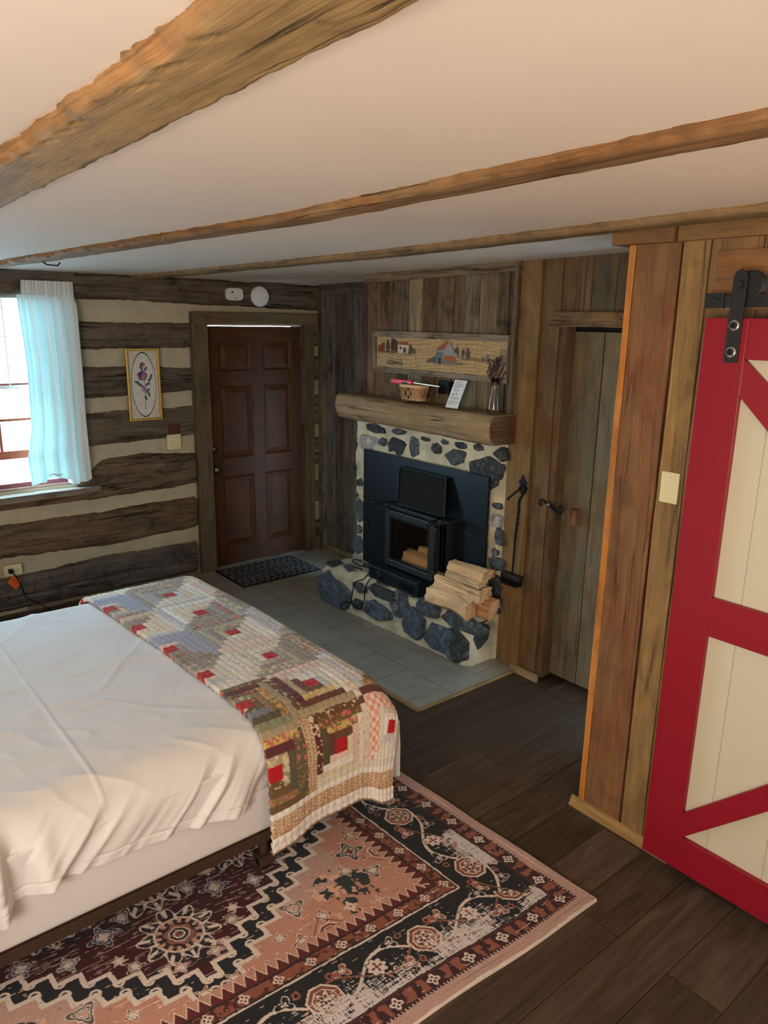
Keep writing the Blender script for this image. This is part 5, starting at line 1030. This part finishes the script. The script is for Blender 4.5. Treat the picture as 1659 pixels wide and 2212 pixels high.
# field and stepped medallion
fld = EE > .46
def stair(d): return np.floor((ax_ + wx + d) / .0505) + np.floor((ay + wy + d) / .072) <= 10
s0_, s1_, s2_, s3_, s4_ = stair(-.020), stair(-.004), stair(.0), stair(.036), stair(.052)
put(fld & s0_, CREAM); put(fld & s1_, DARK); cellx = np.mod((ax_ + .018) / .0505, 1) - .5; celly = np.mod((ay + .018) / .072, 1) - .5; rc = np.hypot(cellx, celly * 1.4)
put(fld & s1_ & ~s3_ & (rc < .36) & (rc > .2), CREAM); put(fld & s3_, CREAM); put(fld & s4_, L3(66, 26, 32)); inner = fld & s4_
put(inner & (n3 > .50) & (n1 > .42), L3(40, 32, 44))
def motif(cx_, cy_, R, kx, c1, c2, out=CREAM, sq=1.0, only=None, line=.0045, ragged=.25):
    """outlined palmette mirrored into the four quarters"""
    dx = ax_ - cx_ + wx; dy = (ay - cy_) * sq + wy; r = np.hypot(dx, dy); th = np.arctan2(dy, dx); rr_ = R * (.72 + ragged * np.cos(kx * th + .5) + .10 * np.cos(2 * kx * th + 1)); mk = fld if only is None else only
    put(mk & (r < rr_ + line) & (r > rr_), out); put(mk & (r < rr_), c1); put(mk & (np.abs(r - rr_ * .66) < line * .5), out); put(mk & (r < rr_ * .42), c2); put(mk & (np.abs(r - rr_ * .42) < line * .45), out)
rb_ = np.hypot(ax_ - .45, (ay - .56) * 1.1); put(fld & (rb_ < .13) & (fbm(X * 26, Y * 26, 91, 3) + .25 * (vn(X * 12, Y * 90, 92) - .5) > .36 + rb_ * 1.9), L3(50, 60, 62)); put(fld & (rb_ < .15) & (fbm(X * 30, Y * 30, 95, 3) > .42 + rb_ * 1.6) & (fbm(X * 20, Y * 20, 96, 3) > .52), L3(222, 176, 154))
for cx_, cy_, R, k, c1, c2 in ((.41, .36, .045, 3, L3(96, 92, 92), L3(206, 160, 140)), (.50, .42, .03, 4, L3(120, 56, 56), CREAM), (.36, .62, .032, 5, L3(120, 60, 58), CREAM), (.28, .70, .055, 4, L3(52, 58, 62), L3(120, 60, 58)), (.56, .30, .035, 4, L3(120, 58, 56), CREAM), (.57, .62, .034, 6, L3(190, 140, 124), BURG), (.60, .13, .050, 5, L3(130, 66, 60), L3(60, 60, 64)), (.50, .25, .022, 4, L3(110, 50, 50), CREAM), (.42, .70, .036, 3, L3(54, 58, 62), CREAM), (.52, .52, .022, 4, L3(216, 180, 164), RUST), (.60, .72, .046, 3, L3(60, 66, 68), CREAM), (.20, .77, .04, 5, L3(130, 66, 60), CREAM), (.56, .05, .03, 5, RUST, CREAM), (.63, .22, .024, 5, L3(226, 190, 172), BURG)):
    motif(cx_, cy_, R, k, c1, c2)
for cx_, cy_ in ((.585, .40), (.34, .80)):
    oc = np.maximum(np.maximum(np.abs(ax_ - cx_), np.abs(ay - cy_)), (np.abs(ax_ - cx_) + np.abs(ay - cy_)) * .74)
    for R_, c_ in ((.050, CREAM), (.045, L3(120, 70, 62)), (.034, CREAM), (.030, L3(150, 92, 84)), (.016, L3(216, 180, 170)), (.010, BURG)): put(fld & (oc < R_), c_)
    put(fld & (np.abs(np.abs(ax_ - cx_) + np.abs(ay - cy_) - .085) < .0022), L3(110, 50, 50))
# medallion flowers
for (cx_, cy_, R) in ((.285, 0, .125), (.0, 0, .14), (.0, .34, .10)):
    dx = ax_ - cx_ + wx; dy = ay - cy_ + wy; r = np.hypot(dx, dy); th = np.arctan2(dy, dx)
    pr_ = R * (.80 + .16 * np.abs(np.cos(5 * th)) + .10 * np.cos(10 * th + 1)); put(inner & (r < pr_ + .007) & (r > pr_), CREAM); put(inner & (r < pr_), L3(44, 38, 42)); put(inner & (r < pr_) & (r > pr_ * .72) & (np.cos(20 * th) > .35), CREAM)
    put(inner & (np.abs(r - R * .62) < .004), CREAM); put(inner & (r < R * .62) & (r > R * .44) & (np.cos(14 * th) > .1), L3(206, 160, 140)); put(inner & (r < R * .42 * (.9 + .08 * np.cos(6 * th))), L3(146, 96, 88))
    oc = np.maximum(np.abs(dx), np.abs(dy)) * .5 + (np.abs(dx) + np.abs(dy)) * .5
    put(inner & (oc < R * .30), CREAM); put(inner & (oc < R * .26), L3(50, 44, 50)); put(inner & (oc < R * .17), CREAM); put(inner & (oc < R * .12), L3(110, 60, 60))
for cx_, cy_, R, k, c1 in ((.15, .20, .05, 4, L3(52, 66, 96)), (.33, .17, .03, 5, L3(60, 56, 66)), (.10, .12, .03, 3, L3(60, 70, 100)), (.42, .06, .026, 4, L3(170, 124, 110)), (.20, .33, .034, 4, L3(90, 100, 124)), (.40, .10, .02, 3, RUST), (.28, .20, .022, 6, L3(206, 160, 140)), (.13, .45, .04, 4, L3(60, 66, 90)), (.05, .22, .03, 5, L3(200, 160, 140))):
    motif(cx_, cy_, R, k, c1, CREAM, only=inner, line=.0035)
# streaks worn along the warp
put(inner & (n4 > .80 - .10 * n3) & (n2 > .44), L3(176, 150, 146)); put(fld & ~inner & (n4 > .90) & (n2 > .48), L3(236, 206, 190)); put(fld & ~inner & (n4 < .08) & (n2 < .5), L3(150, 98, 84)); put(band(.121, .40) & (n4 > .93), L3(206, 196, 190)); put(band(.008, .12) & (n4 > .94), L3(214, 190, 180))
C = C * (.84 + .32 * fbm(X * 3, Y * 3, 77, 3))[..., None] * (.9 + .2 * vn(X * 350, Y * 350, 5))[..., None]
edge_w = .004 * np.sin(Y * 9) * (ex < .3); Zr = .011 + .0012 * (vn(X * 300, Y * 300, 9)) + .004 * sm(.9, .5, e * 20) * np.sin(al * 7) ** 2 * (e < .03)
xx = X + edge_w - HA; yy = Y - HB
P = np.stack([-1.247 + xx * cr_ - yy * sr_ * .0 - .035 * 0 + yy * -sr_ * -1 * 1.0, 2.075 + xx * sr_ + yy * cr_, Zr], -1)
P[0, :, 2] = P[-1, :, 2] = .001; P[:, 0, 2] = P[:, -1, 2] = .001
grid_mesh('rug_pile', P, M['pile'], rg, col=C, smooth=True)

# ================================================================== BED
bed = empty('bed', (-2.95, .7, 0), label='white bed with metal frame standing on the oriental rug', cat='bed')
BXN, BXF, BYH, BYF, ZT = -2.075, -3.84, -.72, 1.74, .615
M['linen'] = plain('white_linen', rgb(226, 225, 226), .85, var=.015, vs=6, spec=.2, bmp=.08, bs=700)
# side rails and cross rail
M['rail'] = plain('brown_steel_rail', rgb(74, 58, 46), .5, .3, var=.1)
for x, d_ in ((-2.115, -1), (-3.77, 1)):
    MB().box((x - .018, BYH, .165), (x + .018, BYF - .06, .205)).box((x + d_ * .045, BYH, .165), (x, BYF - .06, .170)).build('side_rail', M['rail'], bed, bevel=.002)
for y in (-.2, 1.2): MB().box((-3.77, y - .02, .160), (-2.115, y + .02, .175)).build('cross_rail', M['rail'], bed)
for x, y in ((-2.15, 1.20), (-3.7, 1.20), (-2.15, -.3), (-3.7, -.3)):
    o = MB().tube([(x, y, .17), (x, y, .066)], .017, 10).build('leg', M['rail'], bed)
    MB().lathe((x - .016, y, .041), [(.020, 0), (.029, .003), (.029, .030), (.020, .033)], ax=(1, 0, 0), n=24).build('caster_wheel', M['iron'], o, smooth=False)
    MB().prism([(x - .028, y - .03, .035), (x - .028, y + .03, .035), (x - .028, y + .034, .078), (x - .028, y - .034, .078)], (.006, 0, 0)).box((x - .028, y - .034, .072), (x + .03, y + .034, .080)).prism([(x + .022, y - .03, .035), (x + .022, y + .03, .035), (x + .022, y + .034, .078), (x + .022, y - .034, .078)], (.006, 0, 0)).build('caster_fork', M['rail'], o)
def rbox(name, x0, x1, y0, y1, z0, z1, r, mat, par, amp=.004, seed=1):
    o = MB().box((x0, y0, z0), (x1, y1, z1)).build(name, mat, par, bevel=r, seg=5, smooth=True); return o
rbox('box_spring', -3.80, -2.095, BYH, BYF, .205, .40, .03, M['linen'], bed)
rbox('mattress', -3.80, -2.10, BYH, BYF, .40, ZT - .016, .13, M['linen'], bed)
# draped surface: s across (0 = near hem plane reference at z=.44 going up and over), t along Y
def cover(S, T, off=0.0, r=.16, rf=.10, xn=BXN, xf=BXF, yf=BYF + .03):
    """S: arc length from near-side straight section top (z=ZT-r). T: y position before folding over the foot"""
    arc = r * PI / 2; X = np.where(S < 0, xn, np.where(S < arc, xn - r + r * np.cos(np.clip(S / r, 0, PI / 2)), xn - r - (S - arc)))
    zx = np.where(S < 0, -r + S, np.where(S < arc, -r + r * np.sin(np.clip(S / r, 0, PI / 2)), 0))
    W_ = arc + (xn - r - (xf + r)); S2 = S - W_; X = np.where(S2 > 0, (xf + r) - r * np.sin(np.clip(S2 / r, 0, PI / 2)), X)
    zx = np.where(S2 > 0, np.where(S2 < arc, -r + r * np.cos(np.clip(S2 / r, 0, PI / 2)), -r - (S2 - arc)), zx)
    y1 = yf - rf; T2 = T - y1; af = rf * PI / 2; Y = np.where(T2 > 0, y1 + rf * np.sin(np.clip(T2 / rf, 0, PI / 2)), T)
    zy = np.where(T2 > 0, np.where(T2 < af, -rf + rf * np.cos(np.clip(T2 / rf, 0, PI / 2)), -rf - (T2 - af)), 0)
    side_ = np.clip(-zx / r, 0, 1)                       # on the hanging side the foot fold turns in less
    Z = ZT + off + zx + zy * (1 - side_)
    Y = Y * (1 - side_) + side_ * np.where(T2 > 0, y1 + np.minimum(T2 * .7, rf), T)
    Y = Y + 0 * X
    return X, Y, Z, side_
# white duvet cover
ss_ = np.concatenate([np.linspace(-.140, .25, 150), np.linspace(.26, 1.95, 130), np.linspace(1.96, 2.15, 20)]); ts = np.concatenate([np.arange(-.72, 1.72, .006), np.linspace(1.72, 2.13, 60)])
Sg, Tg = np.meshgrid(ss_, ts, indexing='ij')
hem = np.interp(Tg, [-.72, .18, .28, .325, .42, .8, 1.13, 1.3, 1.5, 1.65, 2.2], [-.10, -.125, -.12, -.085, -.065, -.085, -.105, -.12, -.14, -.25, -.25])
S_ = np.where(Sg < .12, .12 + (Sg - .12) * (.12 - hem) / (.12 + .140), Sg)
X, Y, Z, sd = cover(S_, Tg, .006)
lo = np.clip((.20 - S_) / .24, 0, 1); lo = lo * lo * (3 - 2 * lo)
ph = Tg - .85 * np.clip(S_, -.2, .35) + .03 * np.sin(Tg * 5)
def rdg(fx, fy, sd_, p=14): return np.clip(1 - p * np.abs(fbm(fx, fy, sd_, 3) - .5), 0, 1) ** 2
f1 = (fbm(ph * 5.5, S_ * 1.3, 11, 2) - .5) * 2; f2 = (1 - 1.6 * np.abs(fbm(ph * 9, S_ * 1.6, 12, 2) * 2 - 1)); f3 = (fbm(ph * 30, S_ * 5, 13, 2) - .5)
X = X + lo * (1 - .6 * sm(1.0, 1.16, Tg)) * (.012 + .040 * f1 + .028 * (f2 - .4) + .010 * f3 + .007 * rdg(ph * 7, S_ * 1.1 + 3, 41, 6) - .006 * rdg(ph * 6, S_ * .9 + 8, 43, 7))
flare = lo * (.075 * np.exp(-((Tg - .185) / .06) ** 2) + .055 * np.exp(-((Tg - .300) / .022) ** 2) - .02 * np.exp(-((Tg - .255) / .014) ** 2) - .03 * np.exp(-((Tg - .350) / .03) ** 2) + .02 * np.exp(-((Tg - .43) / .03) ** 2)); X = X + flare; X = np.where(lo > .6, np.maximum(X, -2.088), X)
X = X - .03 * lo * sm(1.02, 1.16, Tg) * (1 - sm(1.70, 1.76, Tg))
topw = 1 - lo
Z = Z + topw * (.012 * (fbm(X * 3, Y * 3, 5, 3) - .5) + .004 * rdg((X + Y) * 1.3, (X - Y) * .5, 6, 26) + .0035 * rdg((X - Y * .8) * 2.0, (X + Y) * .8, 7, 26) + .002 * rdg(X * 6, Y * 3, 9, 18) + .0025 * (fbm(X * 16, Y * 16, 15, 3) - .5))
# iron creases
Z = Z + topw * .004 * (np.exp(-((Y - .62 - .0 * X) / .006) ** 2) + np.exp(-((X + 2.95) / .006) ** 2) + np.exp(-((X + 2.62 + .04 * Y) / .006) ** 2))
foot = sm(1.72, 2.0, Tg); Y = Y + foot * (.02 + .025 * (fbm(X * 6, Tg, 8, 2) - .3))
hemline = np.exp(-((S_ - hem - .032) / .0035) ** 2) * (Tg < 1.2); X = X - .006 * hemline * (S_ < .1); X = X + .004 * vn(Tg * 60, 0 * Tg, 3) * hemline
cc_ = MB()
P = np.stack([X, Y, Z], -1); dv_ = grid_mesh('duvet', P[::-1], M['linen'], bed); so = dv_.modifiers.new('s', 'SOLIDIFY'); so.thickness = .006; so.offset = 0

# ================================================================== PATCHWORK QUILT
ql = empty('patchwork_quilt', (-2.6, 1.4, .62), label='log cabin patchwork quilt folded across the foot of the white bed', cat='quilt')
s0, s1 = -.315, 1.98; t0, t1 = 1.165, 1.84
ss_ = np.arange(s0, s1, .0042); ts = np.arange(t0, t1, .0042); Sg, Tg = np.meshgrid(ss_, ts, indexing='ij'); blk = .310
V_ = (Tg - 1.190) / .298; edge_skew = .0
iu = (Sg - (-.0)) / blk; bi = np.floor(iu + .5).astype(int); bj = np.floor(V_ + .5).astype(int); bx_ = iu - bi; by_ = V_ - bj; jit = .012 * (fbm(Sg * 12, Tg * 12, 4) - .5); bx_ = bx_ + jit; by_ = by_ + jit
mx_ = np.maximum(np.abs(bx_), np.abs(by_)); ring = np.where(mx_ < .095, -1, np.floor((mx_ - .095) / .1013)).astype(int); ring = np.clip(ring, -1, 3)
# which side of the ring: dark on head side and up side; light on the rest
ain = .095 + .1013 * np.clip(ring, 0, 3)
sidei = np.where((bx_ > ain) & (by_ > -ain), 0, np.where((by_ > ain) & (bx_ <= ain), 2, np.where((bx_ < -ain) & (by_ <= ain), 1, 3)))
lightp = [rgb(232, 226, 216), rgb(238, 234, 226), rgb(222, 216, 196), rgb(206, 208, 212), rgb(232, 220, 190), rgb(224, 210, 196), rgb(236, 230, 214), rgb(196, 200, 210), rgb(228, 222, 208), rgb(236, 206, 192)]
darkp = [rgb(112, 86, 54), rgb(98, 44, 50), rgb(140, 146, 118), rgb(132, 138, 152), rgb(106, 76, 52), rgb(150, 120, 84), rgb(92, 84, 62), rgb(206, 180, 110), rgb(110, 60, 56), rgb(176, 160, 130), rgb(96, 90, 72)]
lightA, darkA = np.array(lightp), np.array(darkp)
flip = (bi + bj) % 2 == 0
isdark = np.where(flip, (sidei == 0) | (sidei == 3), (sidei == 1) | (sidei == 2)); isdark = np.where(bi == 0, np.where(bj == 1, (sidei == 0) | (sidei == 3), np.where(bj == 0, True, False)), isdark); isdark = np.where((bi == 1) & (bj == 1), (sidei == 1) | (sidei == 3), isdark); isdark = np.where((bi == 1) & (bj == 0), True, isdark)
hsh = _h(bi * 13 + ring * 3 + 5, bj * 7 + sidei, 3); il = (hsh * 9.99).astype(int); idk = (hsh * 10.99).astype(int)
fade = np.where(bi >= 2, .45, 0.0)[..., None]
Cd = darkA[idk]; Cd = Cd * (1 - fade) + fade * np.array(rgb(206, 202, 196)); Cl = lightA[il]; C = np.where(isdark[..., None], Cd, Cl)
# prints: florals, checks, speckles
pr1 = fbm(Sg * 85, Tg * 85, 31, 2); pr2 = fbm(Sg * 120, Tg * 120, 33, 2); kind_ = (_h(bi * 5 + ring, bj * 9 + sidei, 8) * 4).astype(int)
C = np.where(((kind_ == 0) & (pr1 > .60) & isdark)[..., None], L3(206, 110, 100), C); C = np.where(((kind_ == 0) & (pr2 > .62) & isdark)[..., None], L3(120, 116, 66), C); C = np.where(((kind_ == 1) & (pr1 > .60) & isdark)[..., None], L3(214, 196, 160), C); C = np.where(((kind_ == 0) & (pr1 > .64) & ~isdark)[..., None], L3(214, 190, 160), C)
chk = (np.mod(Sg * 55, 1) < .5) ^ (np.mod(Tg * 55, 1) < .5); C = np.where(((kind_ == 2) & chk)[..., None], C * .78 + .02, C); st_ = np.mod(Sg * 90 + Tg * 0, 1) < .35; C = np.where(((kind_ == 3) & st_ & (hsh > .5))[..., None], C * .84, C)
gcheck = (bi == 0) & (bj == 2) & (ring >= 2) & ((sidei == 0) | (sidei == 3)); C = np.where((gcheck)[..., None], np.where(((np.mod(Sg * 24, 1) < .5) ^ (np.mod(Tg * 24, 1) < .5))[..., None], L3(236, 160, 140), L3(240, 222, 208)), C)
redm = ring == -1; C = np.where(redm[..., None], L3(184, 20, 30), C)
# light gray-blue plaid patches on the white blocks
C = np.where(((bj == 0) & (ring >= 1) & (bi >= 2) & (bi % 2 == 1) & (sidei != 1))[..., None], np.where(chk[..., None], L3(150, 154, 176), L3(176, 180, 196)), C)
# sash of tan ring print beside block and the border strips at the near hem
ringp = np.hypot(np.mod(Sg * 62 + .5 * (np.floor(Tg * 62) % 2), 1) - .5, np.mod(Tg * 62, 1) - .5); RP = np.where(((ringp > .22) & (ringp < .38))[..., None], L3(234, 216, 190), L3(176, 136, 98))
bot = Sg + .0 * Tg; C = np.where((bot < -.155)[..., None], L3(236, 232, 226), C); C = np.where(((bot < -.178) & (bot > -.252))[..., None], RP, C)
C = np.where(((np.abs(V_ - .53) < .065) & (bi == 0) & (bot > -.178))[..., None], RP, C)
C = np.where((bot < s0 + .009)[..., None], L3(150, 124, 96), C)
C = C * (.9 + .2 * fbm(Sg * 6, Tg * 6, 44))[..., None]
drop = np.where(Sg < 0, Sg * 1.0, Sg)
X, Y, Z, sd = cover(Sg, Tg, .034, r=.175, rf=.115, xn=BXN + .028, xf=BXF - .03, yf=BYF + .045)
lo = np.clip((.10 - Sg) / .30, 0, 1.2)
wq = .9 * fbm(Sg * 12, Tg * 12, 51); wr_ = .9 * fbm(Sg * 12, Tg * 12, 52)
puff = .0036 * np.minimum(np.abs(np.sin(Sg * PI / .034 + wq * 2)), np.abs(np.sin(Tg * PI / .030 + wr_ * 2))) ** .7 + .0042 * (fbm(Sg * 55, Tg * 55, 53, 3) - .5)
drape = .014 * np.sin((Tg - t0) * 11 + .8) * lo + .012 * lo + .02 * lo * (fbm(Tg * 6, Sg * 2, 55, 2) - .5)
X = X + drape + puff * lo; Z = Z + puff * (1 - np.clip(lo, 0, 1)) + .006 * (fbm(X * 5, Y * 5, 57, 2) - .5) * (1 - np.clip(lo, 0, 1))
Y = Y + np.clip(-.0 - Sg, 0, 1) * .10 * ((Tg - 1.5) / .35) * 0; Z = Z + np.clip(-Sg, 0, 1) * 0
# head-side edge: gentle slant towards the far side, rounded thickness
skew = np.interp(Sg, [-.3, .1, .5, 1.0, 1.9], [.0, .01, .01, -.01, -.075]); Y = Y + skew * (1 - sm(1.3, 1.75, Tg)) + np.interp(Sg, [-.3, 1.2, 1.95], [0, .0, -.05]) * sm(1.3, 1.75, Tg)
# near hem rises towards the foot as the cloth slants
hemr = np.interp(Tg, [1.15, 1.35, 1.6, 1.75, 1.95], [0, .035, .035, -.01, -.02]); Z = Z + np.clip(-Sg / .3, 0, 1) * hemr
Y = Y - .055 * np.clip(lo, 0, 1) * sm(1.5, 1.8, Tg); P = np.stack([X, Y, Z], -1); q_ = grid_mesh('quilt_top', P[::-1], M['fabric'], ql, col=C[::-1]); so = q_.modifiers.new('s', 'SOLIDIFY'); so.thickness = .022; so.offset = -1; so.use_rim = True
